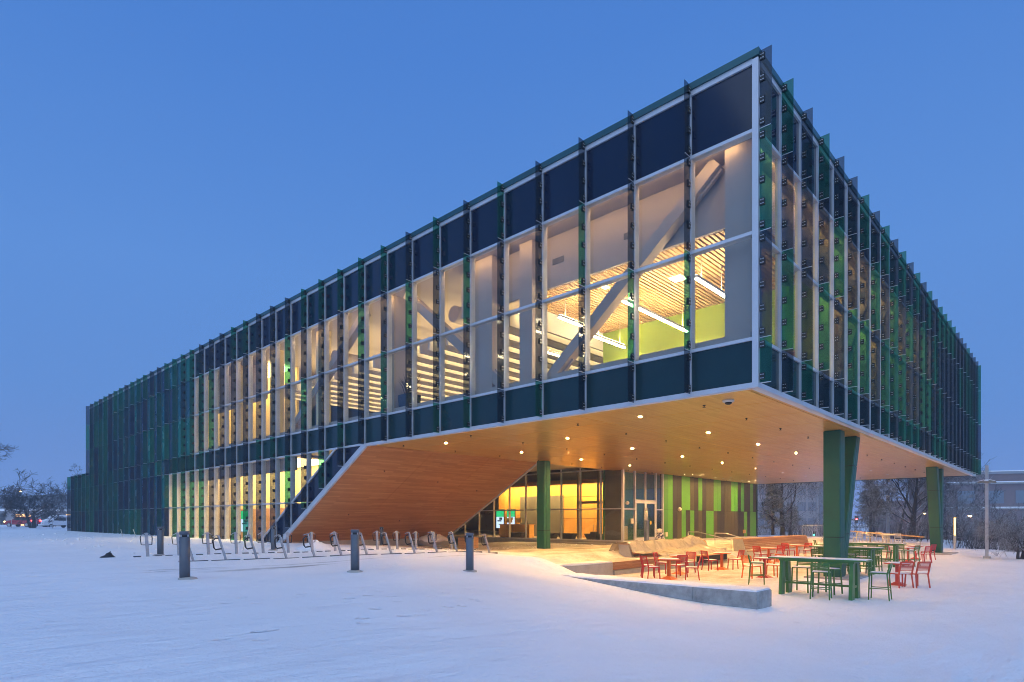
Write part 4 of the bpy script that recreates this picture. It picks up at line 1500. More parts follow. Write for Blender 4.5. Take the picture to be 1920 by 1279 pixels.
def make_bar(label):
    t = thing('bar_table', label, 'table', group='green bar tables on the terrace')
    for k in range(5):
        x = -.37 + k * .15
        pbox('table_board', M['leaf'], t, x, x + .142, -1.3, 1.3, 1.04, 1.08)
    mb = MB(); mb.box(-.33, .33, -1.0, 1.0, .985, 1.035); mb.build('table_frame', M['leaf'], t)
    mb = MB(); mb.box(-.35, .37, -1.27, 1.27, 1.0805, 1.094); mb.build('snow_cover', M['snow_cap'], t)
    for sy in (-1, 1):
        for sx in (-1, 1):
            mb = MB()
            yy = sy * .93
            mb.prism([(sx * .10, yy - .045, .985), (sx * .32, yy - .045, .985), (sx * .43, yy - .045, -.06), (sx * .17, yy - .045, -.06)], (0, .09, 0))
            mb.build('leg', M['leaf'], t)
        mb = MB(); mb.box(-.3, .3, sy * .93 - .03, sy * .93 + .03, .30, .36); mb.build('crossbar', M['leaf'], t)
    mb = MB(); mb.box(-.03, .03, -.9, .9, .301, .359); mb.build('footrail', M['leaf'], t)
    return t
def put(o, x, y, deg):
    o.location = (x, y, gz(x, y) + .012)
    o.rotation_euler = (0, 0, math.radians(deg))

T_or = make_table('orange', 'orange round cafe table nearest the concrete seat wall'); put(T_or, 5.15, 5.25, 0)
tables = [(7.35, 6.0, 'orange round cafe table just behind the nearest one, beside the plastic sheet'),
          (10.8, 5.75, 'orange round cafe table standing alone with a red chair on either side'),
          (16.6, 5.85, 'orange round cafe table with red chairs in front of the timber bench end'),
          (21.6, 6.1, 'orange round cafe table farthest back against the timber bench')]
for x, y, l in tables:
    put(dup(T_or, (0, 0, 0), 0, l), x, y, 0)
T_red = make_table('brick_red', 'red round cafe table between the two brick red chairs on the open snow'); put(T_red, 8.75, -1.35, 0)
put(dup(T_red, (0, 0, 0), 0, 'red cafe table beside the right end of the farthest bar table'), 22.3, .75, 20)
put(dup(T_red, (0, 0, 0), 0, 'red cafe table farthest right, close to the leaning column'), 25.0, 0.9, 10)
T_cr = make_table('red', 'crimson round cafe table under the orange chairs beside the front bar table'); put(T_cr, 8.35, 2.95, 0)

G = 'cafe chairs on the terrace'
c0 = make_chair('red', 'red slatted chair at the far left, its back to the timber ledge'); c0['group'] = G; put(c0, 5.35, 6.25, -55)
reds = [(4.75, 5.75, -35, 'red slatted chair in front of the far left one, facing the nearest orange table'),
        (7.15, 6.65, -80, 'red slatted chair behind the nearest orange table, left of the second table'),
        (5.60, 4.55, 118, 'red slatted chair right of the nearest orange table, seen side on'),
        (6.25, 5.45, 60, 'red slatted chair between the two nearest orange tables'),
        (8.3, 6.15, 170, 'red slatted chair right of the second orange table, before the plastic sheet'),
        (10.05, 5.95, -30, 'red slatted chair left of the lone orange table'),
        (11.3, 5.35, 140, 'red slatted chair right of the lone orange table'),
        (15.9, 6.0, -20, 'red slatted chair left of the table by the timber bench end'),
        (17.1, 5.6, 160, 'red slatted chair right of the table by the timber bench end'),
        (20.95, 6.35, -20, 'red slatted chair left of the farthest orange table'),
        (22.05, 5.8, 160, 'red slatted chair right of the farthest orange table'),
        (22.2, .05, 60, 'dark red chair, its back to the open snow, left of the leaning column'),
        (24.7, .25, 70, 'dark red chair touching the foot of the leaning column in view'),
        (22.6, 1.5, -100, 'dark red chair behind the red tables, next to the rear bar table')]
for x, y, a, l in reds:
    put(dup(c0, (0, 0, 0), 0, l), x, y, a)
cb = make_chair('brick_red', 'brick red chair on the open snow, left of the pair by the front bar table'); cb['group'] = G; put(cb, 7.95, -1.6, 48)
put(dup(cb, (0, 0, 0), 0, 'brick red chair on the open snow, right of the pair, snow on its seat'), 8.35, -1.98, 52)
co = make_chair('orange', 'bright orange chair left of the crimson table, behind the lone green stool'); co['group'] = G; put(co, 7.75, 3.2, -20)
put(dup(co, (0, 0, 0), 0, 'bright orange chair right of the crimson table, above the front bar table'), 8.95, 2.75, 165)
cw = make_chair('offwhite', 'white chair on the raised strip, left of the white tables'); cw['group'] = G; put(cw, 36.8, 6.6, 40)
for x, y, a, l in ((37.3, 5.9, 200, 'white chair at the left white table, left seat'), (38.3, 5.4, 215, 'white chair at the left white table, right seat'),
                   (33.2, 3.95, 205, 'white chair at the right white table, left seat'), (34.1, 3.35, 220, 'white chair at the right white table, right seat')):
    put(dup(cw, (0, 0, 0), 0, l), x, y, a)
put(dup(cw, (0, 0, 0), 0, 'white chair standing alone behind the near green column'), 27.4, 6.5, -60)
T_w = make_table('offwhite', 'white round table on the raised strip, left of two', .55); put(T_w, 38.2, 6.1, 0)
put(dup(T_w, (0, 0, 0), 0, 'white round table on the raised strip, right of two'), 33.9, 4.0, 0)

bt = make_bar('green bar table in front, nearest the concrete seat wall'); put(bt, 3.62, -.38, 0)
put(dup(bt, (0, 0, 0), 0, 'green bar table in the middle, right behind the near green column'), 12.35, 1.15, 0)
put(dup(bt, (0, 0, 0), 0, 'green bar table farthest back, by the red cafe tables'), 17.7, 1.35, 0)
GS = 'green bar stools'
s0 = make_chair('leaf', 'green bar stool standing alone left of the front bar table', 'stool', .74, .97, 'bar_stool', True, .46); s0['group'] = GS
put(s0, 5.55, 2.15, -70)
stools = [(4.35, .30, 180, 'green bar stool behind the front bar table, left of three'),
          (4.45, -.45, 170, 'green bar stool behind the front bar table, middle of three'),
          (3.02, -.62, 10, 'green bar stool in front of the front bar table, seen from its back'),
          (3.95, -1.85, 95, 'green bar stool at the right end of the front bar table'),
          (11.6, .35, 0, 'green bar stool in front of the middle bar table, right of three'),
          (11.6, 1.15, 0, 'green bar stool in front of the middle bar table, centre of three'),
          (11.6, 1.95, 0, 'green bar stool in front of the middle bar table, left of three'),
          (13.1, .3, 180, 'green bar stool behind the middle bar table, right one'),
          (13.1, 1.1, 180, 'green bar stool behind the middle bar table, left one'),
          (16.9, .75, 0, 'green bar stool in front of the farthest bar table, right one'),
          (16.9, 1.75, 0, 'green bar stool in front of the farthest bar table, left one'),
          (18.5, .5, 180, 'green bar stool behind the farthest bar table, right one'),
          (18.5, 1.6, 180, 'green bar stool behind the farthest bar table, left one'),
          (18.6, -.05, 75, 'green bar stool at the right end of the farthest bar table'),
          (24.0, 5.6, -60, 'green bar stool by the timber bench, left of the near green column')]
for x, y, a, l in stools:
    put(dup(s0, (0, 0, 0), 0, l), x, y, a)

# ------------------------------------------------------------------ bollards, bike posts, stakes
def make_bollard(label):
    t = thing('bollard', label, 'bollard', group='grey bollards in the snow')
    mb = MB(); mb.tube([(0, 0, -.12), (0, 0, .88)], .1, 20); mb.build('bollard_body', M['bollard'], t)
    mb = MB(); mb.lathe([(.088, .88), (.088, .925)], 20); mb.build('lens_ring', M['black'], t)
    for k in range(4):
        a = k * math.pi / 2 + .4
        mb = MB(); mb.box(.088 * math.cos(a) - .014, .088 * math.cos(a) + .014, .088 * math.sin(a) - .014, .088 * math.sin(a) + .014, .88, .925)
        mb.build('lens_rib', M['steel'], t)
    mb = MB(); mb.lathe([(.1, .925), (.1, .985), (.093, .995)], 20); mb.build('bollard_cap', M['bollard'], t)
    mb = MB(); mb.lathe([(.19, -.03), (.18, .022), (.13, .04), (.1, .045)], 16); mb.v = [(x + .05, y - .02, z) for x, y, z in mb.v]
    mb.build('footing', M['concrete'], t)
    return t
bo = make_bollard('grey bollard in front, tallest and nearest, left of the others')
def putg(o, x, y, rz=0, dz=0):
    o.location = (x, y, gz(x, y) + dz); o.rotation_euler = (0, 0, rz)
putg(bo, -10.72, 7.61)
for x, y, l in ((-8.32, 17.4, 'grey bollard farthest left, near the dark glass panels'), (-4.05, 17.9, 'grey bollard before the foot of the sloped frame'),
                (-7.4, 6.47, 'grey bollard standing in the middle of the front snow'), (-4.6, 5.55, 'grey bollard at the edge of the warm light'),
                (3.4, 21.2, 'grey bollard under the sloped wood underside, behind the bike posts')):
    putg(dup(bo, (0, 0, 0), 0, l), x, y, 1.1 * x)

def make_lean():
    t = thing('bike_post', 'x', 'bike rack', group='leaning steel bike posts of the front row')
    mb = MB(); mb.bar((0, 0, .0), (-.20, .10, .78), .085, .045, (1, 0, 0)); mb.build('post', M['steel'], t)
    mb = MB(); mb.tube([(-.17, .09, .70), (-.30, .10, .69), (-.36, .10, .62), (-.33, .10, .40), (-.28, .10, .34), (-.09, .06, .37)], .024, 7); mb.build('rubber_hoop', M['black'], t)
    mb = MB(); mb.tube([(-.2, .1, .80), (-.36, .12, .745)], .016, 6); mb.build('hook', M['steel'], t)
    mb = MB(); mb.box(-.42, .42, -.05, .05, -.04, .022); mb.build('base_plate', M['bollard'], t)
    return t
def make_up():
    t = thing('bike_post', 'x', 'bike rack', group='upright steel bike posts of the rear row')
    mb = MB(); mb.bar((0, 0, -.05), (-.05, .0, .80), .085, .06, (0, 1, 0)); mb.build('post', M['steel'], t)
    for s in (-1, 1):
        mb = MB(); mb.tube([(-.05, 0, .80), (-.05 + s * .17, 0, .70)], .014, 6); mb.build('hook', M['steel'], t)
        mb = MB(); mb.tube([(-.05 + s * .17, 0, .70), (-.04 + s * .18, .03, .62), (-.03 + s * .16, .03, .40), (-.02, .02, .39)], .016, 6); mb.build('rubber_hoop', M['black'], t)
        mb = MB(); mb.box(s * .32 - .1, s * .32 + .1, -.06, .06, -.02, .03); mb.build('base_plate', M['bollard'], t)
    return t
ORD = ['first', 'second', 'third', 'fourth', 'fifth', 'sixth', 'seventh', 'eighth', 'ninth', 'tenth', 'eleventh', 'twelfth', 'thirteenth', 'fourteenth', 'fifteenth']
lean = make_lean()
for k in range(13):
    f = k / 12
    x, y = -8.41 + 10.6 * f, 13.95 - 2.2 * min(1, f * 1.25)
    o = lean if k == 0 else dup(lean, (0, 0, 0), 0)
    o['label'] = 'leaning steel bike post with black hoop, %s from the left in the front row' % ORD[k]
    putg(o, x, y, random.Random(k).uniform(-.06, .06))
up = make_up()
for k in range(15):
    f = k / 14
    x, y = -8.79 + 13.1 * f, 17.1 - 1.75 * f
    o = up if k == 0 else dup(up, (0, 0, 0), 0)
    o['label'] = 'upright steel bike post with two hoops, %s from the left in the rear row' % ORD[k]
    putg(o, x, y, random.Random(k + 50).uniform(-.08, .08))

def stake(label, x, y, h, dx, dy, mat='steel', r=.018):
    t = thing('stake', label, 'stake', (x, y, gz(x, y)))
    mb = MB(); mb.tube([(0, 0, -.05), (dx, dy, h)], r, 6); mb.build('stake_rod', M[mat], t)
    mb = MB(); mb.tube([(dx * .93, dy * .93, h * .93), (dx, dy, h + .01)], r * 1.25, 6); mb.build('stake_tip', M['offwhite'], t)
stake('thin white stake leaning by the glass facade behind the bike posts', -5.0, 18.6, 1.05, .35, .1, 'offwhite')
stake('short white marker leaning against the dark panels, left of two', -2.6, 45.5, .55, -.15, 0, 'offwhite')
stake('short white marker leaning against the dark panels, right of two', -2.4, 43.0, .55, -.2, 0, 'offwhite')
stake('leaning steel stake in the snow at far left', -20.0, 38.0, 1.6, -.5, .1)
stake('upright steel stake in the snow at far left', -18.0, 37.0, 1.9, .02, 0)
stake('short black stub in the snow at far left', -23.5, 34.5, .7, 0, 0, 'black', .06)
BG = .5
bag = thing('black_bag', 'crumpled black bag lying in the snow left of the bollards', 'bag', (-9.8, 17.6, gz(-9.8, 17.6)))
mb = MB(); mb.lathe([(.42, -.02), (.36, .06), (.20, .16), (.12, .28), (.02, .33)], 12)
mb.v = [(x * (1.2 + .5 * noise.noise(Vector((x * 4, y * 4, z * 5)))), y * (1 + .5 * noise.noise(Vector((x * 3, y * 5, z * 5)))), z) for x, y, z in mb.v]
mb.v = [(x * BG, y * BG, z * BG) for x, y, z in mb.v]
mb.build('bag_body', M['black'], bag)
mb = MB(); mb.tube([(.02, 0, .13), (.05, .02, .19), (.01, .05, .16)], .014, 6); mb.build('bag_knot', M['black'], bag)
for (x, y, r, l) in ((-2.2, 17.9, .75, 'small mound of shovelled snow behind the bike posts'), (-13.5, 40.0, 1.2, 'low ridge of shovelled snow beside the dark panels')):
    t = thing('snow_mound', l, 'snow pile', (x, y, gz(x, y) - .05))
    mb = MB(); mb.lathe([(r * 1.3, 0), (r * .9, .14), (r * .5, .30), (r * .2, .38), (.02, .4)], 20)
    mb.v = [(a * (1 + .3 * noise.noise(Vector((a * 2, b_ * 2, 1)))), b_, c * (1 + .4 * noise.noise(Vector((a * 3, b_ * 3, 2))))) for a, b_, c in mb.v]
    mb.build('mound', M['snow_cap'], t)
# planter with branches and crate-like bench near the lobby glass
cr_ = thing('timber_crate', 'brown timber box standing by the lobby glass', 'crate', (8.9, 20.4, gz(8.9, 20.4)))
for k in range(4):
    pbox('board', M['oak'], cr_, -.5, .5, -.35, .35, .02 + k * .16, .17 + k * .16)
mb = MB(); mb.box(-.47, .47, -.32, .32, 0, .64); mb.build('box_body', M['seam'], cr_)
rk = thing('boulder', 'pale snow covered boulder by the foot of the slope', 'boulder', (9.4, 24.3, gz(9.4, 24.3)))
mb = MB(); mb.lathe([(1.0, -.1), (1.15, .2), (.9, .5), (.4, .66), (.05, .7)], 14)
mb.v = [(a * (1 + .3 * noise.noise(Vector((a, b_, 3)))), b_ * 1.0, c * (1 + .3 * noise.noise(Vector((a * 2, b_ * 2, 5))))) for a, b_, c in mb.v]
mb.build('stone', snowy('stone_with_snow', (.25, .24, .23), .9, .3, .9), rk)

mb = MB(); rc = random.Random(77)
def clump(x, y, r):
    z = gz(x, y)
    n = 6
    pr_ = [(r * 1.1, -.02), (r * .95, r * .35), (r * .45, r * .7)]
    base = len(mb.v)
    for rr_, zz in pr_:
        for k in range(n):
            a = 2 * math.pi * k / n
            q = rr_ * rc.uniform(.7, 1.25)
            mb.v.append((x + q * math.cos(a), y + q * math.sin(a), z + zz))
    for i in range(2):
        for k in range(n):
            mb.face((base + i * n + k, base + i * n + (k + 1) % n, base + (i + 1) * n + (k + 1) % n, base + (i + 1) * n + k), True)
    mb.face([base + 2 * n + k for k in range(n)], True)
for k in range(420):                      # along the foot of the facade and the trodden strip at left
    x, y = rc.uniform(-9, -.3), rc.uniform(19, 62)
    if rc.random() < .35 + .65 * math.exp(x * .35):
        clump(x, y, rc.uniform(.02, .075) * (1.5 if rc.random() < .12 else 1))
for k in range(160):                      # swept rim by the lobby glass
    clump(rc.uniform(6, 18.8), rc.uniform(17.5, 22) , rc.uniform(.02, .06))
sc_ = mb.build('snow_clumps', M['snow_cap']); tag(sc_, 'loose lumps of snow scattered along the facade and paths', 'snow', None, 'stuff')

# ------------------------------------------------------------------ furniture behind the glass
def pendant(label, x0, x1, y, z, zc):
    t = thing('pendant_light', label, 'pendant lamp', group='linear pendant lamps in the corner room')
    mb = MB(); mb.box(x0, x1, y - .05, y + .05, z, z + .09); mb.build('lamp_housing', M['alu'], t)
    mb = MB(); mb.box(x0 + .01, x1 - .01, y - .045, y + .045, z - .035, z - .001);     mb.build('diffuser', M['e_linear'], t)
    mb = MB(); mb.box(x0 + .02, x1 - .02, y - .035, y + .035, z + .091, z + .10); mb.build('uplight', M['e_linear'], t)
    for x in (x0 + .35, x1 - .35):
        mb = MB(); mb.tube([(x, y, z + .09), (x, y, zc)], .014, 6); mb.build('stem', M['offwhite'], t)
pendant('linear pendant lamp nearest the building corner', 1.5, 3.6, 2.36, 9.35, CEIL)
pendant('linear pendant lamp in the middle of the corner room', 1.6, 6.0, 4.95, 9.35, CEIL)
pendant('linear pendant lamp by the lower end of the white brace', 1.4, 3.2, 7.45, 9.35, CEIL)
pendant('linear pendant lamp against the lime wall, left end', 4.0, 6.2, 7.85, 9.35, CEIL)
desk = thing('desk', 'dark wooden desk by the lime wall in the corner room', 'desk', (4.6, 4.6, 6.37))
mb = MB(); mb.box(-.8, .8, -1.2, 1.2, .72, .78); mb.build('desk_top', M['oak'], desk)
for sx in (-.72, .72):
    for sy in (-1.1, 1.1):
        pbox('leg', M['alu_in'], desk, sx - .04, sx + .04, sy - .04, sy + .04, 0, .72)
mb = MB(); mb.box(-.79, -.75, -1.05, 1.05, .2, .70); mb.build('modesty_panel', M['oak'], desk)
shelf = thing('bookshelf', 'open wooden bookshelf low on the lime wall near the corner', 'shelf', (6.35, 2.6, 6.37))
mb = MB(); mb.box(-.2, .2, -1.6, 1.6, 0, .05); mb.box(-.2, .2, -1.6, 1.6, 1.5, 1.55); mb.box(.17, .2, -1.6, 1.6, .05, 1.5); mb.build('shelf_frame', M['oak'], shelf)
for k in range(5):
    y = -1.6 + k * .78
    pbox('divider', M['oak'], shelf, -.2, .16, y, y + .05, .05, 1.5)
pbox('shelf_board', M['oak'], shelf, -.19, .16, -1.55, 1.55, .78, .82)
def lounge(label, x, y, rz):
    t = thing('shell_chair', label, 'chair', (x, y, 6.37), rz, 'shell chairs behind the corner window')
    mb = MB()
    prof_ = [(-.26, .46), (-.2, .43), (.15, .42), (.24, .48), (.29, .65), (.31, .95)]
    v = []
    for (px, pz) in prof_:
        for k in range(7):
            a = (k - 3) / 3
            v.append((px - .06 * a * a * (1 if pz > .5 else 0), .26 * a, pz + .05 * a * a))
    f = [(i * 7 + k, i * 7 + k + 1, (i + 1) * 7 + k + 1, (i + 1) * 7 + k) for i in range(len(prof_) - 1) for k in range(6)]
    mb.add(v, f, True)
    s_ = mb.build('seat_shell', M['plaster_grey'], t)
    md = s_.modifiers.new('thickness', 'SOLIDIFY'); md.thickness = .02
    for sx in (-.2, .2):
        for sy in (-.2, .2):
            mb = MB(); mb.tube([(sx * .6, sy * .6, .43), (sx, sy, 0)], .013, 6); mb.build('leg', M['steel'], t)
lounge('pale shell chair behind the corner window, left of two', 2.1, 2.9, 2.6)
lounge('pale shell chair next to the bookshelf, right of two', 3.6, 1.6, 2.2)
cup = thing('wood_cabinet', 'small wooden cabinet at the left end of the lime wall', 'cabinet', (5.3, 8.6, 6.37))
mb = MB(); mb.box(-.5, .5, -.25, .25, 0, 1.25); mb.build('cabinet_body', M['oak'], cup)
for s in (-1, 1):
    pbox('cabinet_door', M['oak'], cup, -.52, -.502, min(0, s * .24), max(0, s * .24), .05, 1.2)
pl = thing('planter', 'tall dark planter with spiky grass behind the upper windows', 'planter', (.95, 15.5, 6.37))
mb = MB(); mb.hexa([(-.28, -.28, 0), (.28, -.28, 0), (.28, .28, 0), (-.28, .28, 0)], [(-.36, -.36, 1.3), (.36, -.36, 1.3), (.36, .36, 1.3), (-.36, .36, 1.3)])
mb.build('pot', M['span_navy'], pl)
mb = MB()
r3 = random.Random(3)
for k in range(70):
    a, l_ = r3.uniform(0, 6.28), r3.uniform(.5, 1.0)
    sp_ = r3.uniform(.1, .5)
    x, y = .25 * math.cos(a) * r3.random(), .25 * math.sin(a) * r3.random()
    mb.tube([(x, y, 1.28), (x + sp_ * .4 * math.cos(a), y + sp_ * .4 * math.sin(a), 1.28 + l_ * .6), (x + sp_ * math.cos(a), y + sp_ * math.sin(a), 1.28 + l_)], [.02, .014, .003], 3, False)
mb.build('grass_blades', M['dark_in'], pl)
orn = thing('hanging_ornament', 'string of small lights with a cluster at its end hanging behind the window', 'ornament', (1.25, 4.25, 6.9))
mb = MB(); mb.tube([(0, 0, .35), (0, 0, CEIL - 6.9)], .012, 5); mb.build('cord', M['offwhite'], orn)
mb = MB()
for k in range(26):
    a = r3.uniform(0, 6.28); z = r3.uniform(0, .4) if k < 14 else r3.uniform(.4, 2.4); r = r3.uniform(.02, .2) * (1 if k < 14 else .25)
    x, y = r * math.cos(a), r * math.sin(a)
    mb.lathe([(.005, z - .03), (.03, z), (.005, z + .03)], 6, (x, y))
mb.build('bulbs', M['e_ceiling'], orn)

rd = thing('reception_desk', 'wooden reception desk seen through the left end of the lobby glass', 'desk', (22.2, 28.9, .74))
mb = MB(); mb.box(-.3, .3, -1.7, 1.7, 0, 1.05); mb.build('desk_body', M['wall_wood'], rd)
mb = MB(); mb.box(-.4, .4, -1.75, 1.75, 1.052, 1.10); mb.build('desk_top', M['oak'], rd)
for y, l in ((28.6, 'right'), (29.7, 'left')):
    t = thing('monitor', 'computer monitor on the reception desk, %s one' % l, 'monitor', (22.2, y, 1.84))
    mb = MB(); mb.box(-.02, .02, -.3, .3, .14, .52); mb.build('screen_case', M['cream'], t)
    mb = MB(); mb.box(-.08, .08, -.1, .1, 0, .02); mb.box(-.015, .015, -.02, .02, .02, .15); mb.build('stand', M['alu'], t)
def signage(label, x, y, rz, z=1.45, h=1.7, w=.95):
    t = thing('display_screen', label, 'screen', (x, y, z), rz, 'digital display screens in the hall')
    mb = MB(); mb.box(-.03, .04, -w / 2 - .04, w / 2 + .04, -.04, h + .04); mb.build('screen_case', M['black'], t)
    mb = MB(); mb.box(-.036, -.031, -w / 2, w / 2, h * .62, h); mb.build('screen_green', M['e_screen_g'], t)
    mb = MB(); mb.box(-.036, -.031, -w / 2, w / 2, 0, h * .615); mb.build('screen_white', M['e_screen_w'], t)
    mb = MB(); mb.box(-.0375, -.0365, -w * .3, w * .1, h * .45, h * .58); mb.box(-.0375, -.0365, -w * .2, w * .35, h * .36, h * .43); mb.build('screen_picture', M['span_teal'], t)
signage('display screen on the lobby wall beside the reception desk, right one', 24.9, 32.1, 0)
signage('display screen half hidden by the slope, beside the reception desk', 24.9, 33.5, 0)
signage('green and white display screen in the ground floor hall, right one', 3.4, 28.9, 0, 1.35, 1.5, 1.5)
signage('green and white display screen in the ground floor hall, left one', 3.4, 38.4, 0, 1.35, 1.5, 1.5)
for k, y in enumerate((19.9, 22.4, 24.2, 27.6)):
    t = thing('lobby_bench', 'low black tapered bench inside the lobby glass, %s from the right' % ORD[k], 'bench', (20.9, y, .74), 0, 'black benches in the lobby')
    mb = MB(); mb.hexa([(-.25, -.5, 0), (.25, -.5, 0), (.25, .5, 0), (-.25, .5, 0)], [(-.3, -.75, .42), (.3, -.75, .42), (.3, .75, .42), (-.3, .75, .42)])
    mb.build('bench_body', M['black'], t)
    mb = MB(); mb.box(-.29, .29, -.73, .73, .425, .46); mb.build('cushion', M['dark_in'], t)
su = thing('suitcase', 'black trolley suitcase standing inside the lobby glass', 'suitcase', (20.3, 17.75 + 1.75, .74))
mb = MB(); mb.box(-.16, .16, -.25, .25, .05, .62); mb.build('case_body', M['black'], su)
mb = MB(); mb.tube([(.05, -.12, .6), (.05, -.12, 1.1), (.05, .12, 1.1), (.05, .12, .6)], .016, 6); mb.build('handle', M['steel'], su)
wn_ = thing('wall_notice', 'white framed notice on the wood wall inside the lobby', 'notice', (22.3, 19.9, 1.9))
mb = MB(); mb.box(0, .03, -.25, .25, 0, .75); mb.build('frame', M['black'], wn_)
mb = MB(); mb.box(-.006, -.001, -.2, .2, .06, .69); mb.build('paper', M['offwhite'], wn_)

# ------------------------------------------------------------------ trees
def bare_tree(name, label, x, y, z, height, seed, r0=.28, spread=1.0, fork=.3, levels=5, droop=0.0, stems=1, density=1.0, group=None, leanv=(0, 0), nlimb=11, minr=.011, twigs='twig'):
    t = thing(name, label, 'tree', (x, y, z), 0, group)
    rr = random.Random(seed)
    trunk, crown = MB(), MB()
    def twig(mb, p, d, length, rad, lev):
        nseg = 4 if lev <= 2 else 3
        pts, rads = [p.copy()], [rad]
        q, dd = p.copy(), d.copy()
        for k in range(nseg):
            bend = .30 if lev else .10
            dd = (dd + Vector((rr.uniform(-bend, bend), rr.uniform(-bend, bend), rr.uniform(-bend, bend) * .7 + (.06 if not droop else -.10 * droop * (lev > 1))))).normalized()
            q = q + dd * (length / nseg)
            pts.append(q.copy()); rads.append(max(minr, rad * (1 - .62 * (k + 1) / nseg)))
        mb.tube(pts, rads, 6 if lev == 0 else (4 if lev < 3 else 3), False)
        if lev >= levels:
            return
        n = int((3 + rr.random() * 2.2) * density) if lev else 0
        for k in range(n):
            f = rr.uniform(.25, 1.0)
            i = min(nseg - 1, int(f * nseg)); u = f * nseg - i
            base = pts[i].lerp(pts[i + 1], u)
            axd = (pts[i + 1] - pts[i]).normalized()
            side = axd.orthogonal().normalized()
            side.rotate(Matrix.Rotation(rr.uniform(0, 6.283), 3, axd))
            nd = (axd * rr.uniform(.55, .95) + side * rr.uniform(.5, 1.0) * spread + Vector((0, 0, .12 - .2 * droop))).normalized()
            rb = rads[i] * rr.uniform(.42, .66)
            twig(crown, base, nd, length * rr.uniform(.42, .72), max(minr, rb), lev + 1)
    for s in range(stems):
        a = rr.uniform(0, 6.283)
        out = Vector((math.cos(a), math.sin(a), 0)) * (.45 if stems > 1 else 0)
        th = height * (fork if stems > 1 else rr.uniform(.9, 1.0) * max(fork, .55))
        d = (Vector((leanv[0], leanv[1], 1)) + out * .8).normalized()
        pts, rads = [], []
        q = out * .25 + Vector((0, 0, -.3)); dd = d
        n = 8
        hh = th if stems > 1 else height * .82
        for k in range(n + 1):
            pts.append(q.copy()); rads.append(max(.02, r0 * (1 - .85 * k / n) * (1.35 if k == 0 else 1)))
            dd = (dd + Vector((rr.uniform(-.09, .09), rr.uniform(-.09, .09), .05))).normalized()
            q = q + dd * (hh / n)
        trunk.tube(pts, rads, 8, False)
        for k in range(nlimb if stems == 1 else max(4, nlimb // stems + 1)):
            f = fork + (1 - fork) * (k + rr.random()) / nlimb if stems == 1 else rr.uniform(.45, 1)
            f = min(.99, f)
            i = min(n - 1, int(f * n)); u = f * n - i
            base = pts[i].lerp(pts[i + 1], u)
            a = k * 2.4 + rr.uniform(-.5, .5)
            up = rr.uniform(.25, .75) + .5 * f
            nd = Vector((math.cos(a) * spread, math.sin(a) * spread, up)).normalized()
            L_ = height * rr.uniform(.34, .52) * (1.12 - .5 * (f - fork))
            rb = max(minr, (rads[i] + (rads[i + 1] - rads[i]) * u) * rr.uniform(.32, .5))
            twig(trunk if False else crown, base, nd, L_, rb, 1)
    trunk.build('trunk', M['bark'], t)
    crown.build('crown', M[twigs], t)
    return t

bare_tree('oak_tree', 'large bare oak with snow lined limbs behind the terrace, just left of the leaning column', 53.4, 6.1, -.3, 8.6, 7, .36, .9, .25, 5, .15, nlimb=17, density=1.3)
bare_tree('bare_tree', 'broad bare tree right of the panelled wall end, ivy dark at its middle', 57.7, 19.5, 0.0, 12.5, 21, .30, .95, .12, 5, 0, density=1.25, nlimb=14)
bare_tree('bare_tree', 'tall bare tree right of the leaning column, under the building corner', 61.5, 3.4, -1.2, 6.8, 33, .30, .9, .25, 5, .1, density=1.1)
bare_tree('birch_tree', 'thin leaning tree with white snow along its stem by the tall light pole', 52.0, 1.2, -1.0, 4.0, 12, .12, .8, .35, 4, .3, leanv=(.25, -.35))
bare_tree('small_tree', 'dark multi stemmed tree at the right edge, bending over the snow', 29.4, -3.3, -.1, 3.3, 5, .11, 1.0, .5, 5, .5, stems=3, density=1.1, nlimb=12, minr=.004)
bare_tree('small_tree', 'shrubby bare tree behind the bent one at the right edge', 41.5, -3.2, -1.2, 3.6, 9, .12, 1.0, .3, 5, .4, stems=2, density=1.2, nlimb=12, minr=.005)
bare_tree('bare_tree', 'slender bare tree between the pines and the oak', 66.0, 9.5, -.4, 9.5, 44, .18, .9, .2, 4, .1, density=1.2)
bare_tree('bare_tree', 'bare tree behind the crowd barrier, left of the near green column', 66.0, 21.5, -.2, 9.0, 45, .18, 1.1, .2, 5, .2, density=1.0)
bare_tree('bare_tree', 'distant bare tree rising in front of the brick building', 78.0, -2.0, -2.4, 4.8, 46, .13, .9, .2, 5, .1)
bare_tree('apple_tree', 'spreading bare tree beside the red car at far left', -.4, 98.0, 1.1, 7.6, 61, .30, 1.6, .42, 5, .45, stems=2, density=1.06, nlimb=13, minr=.021, twigs='twig_dark')
bare_tree('bare_tree', 'bare tree cut by the left edge of the picture', -8.5, 92.0, 1.1, 10.5, 62, .26, 1.1, .35, 5, .2, density=.95, minr=.02, twigs='twig_dark')
bare_tree('bare_tree', 'pale bare tree touching the low end of the building, far left', 9.8, 128.0, 1.1, 9.0, 63, .2, 1.2, .3, 5, .2, density=.9, minr=.022, twigs='twig_dark')

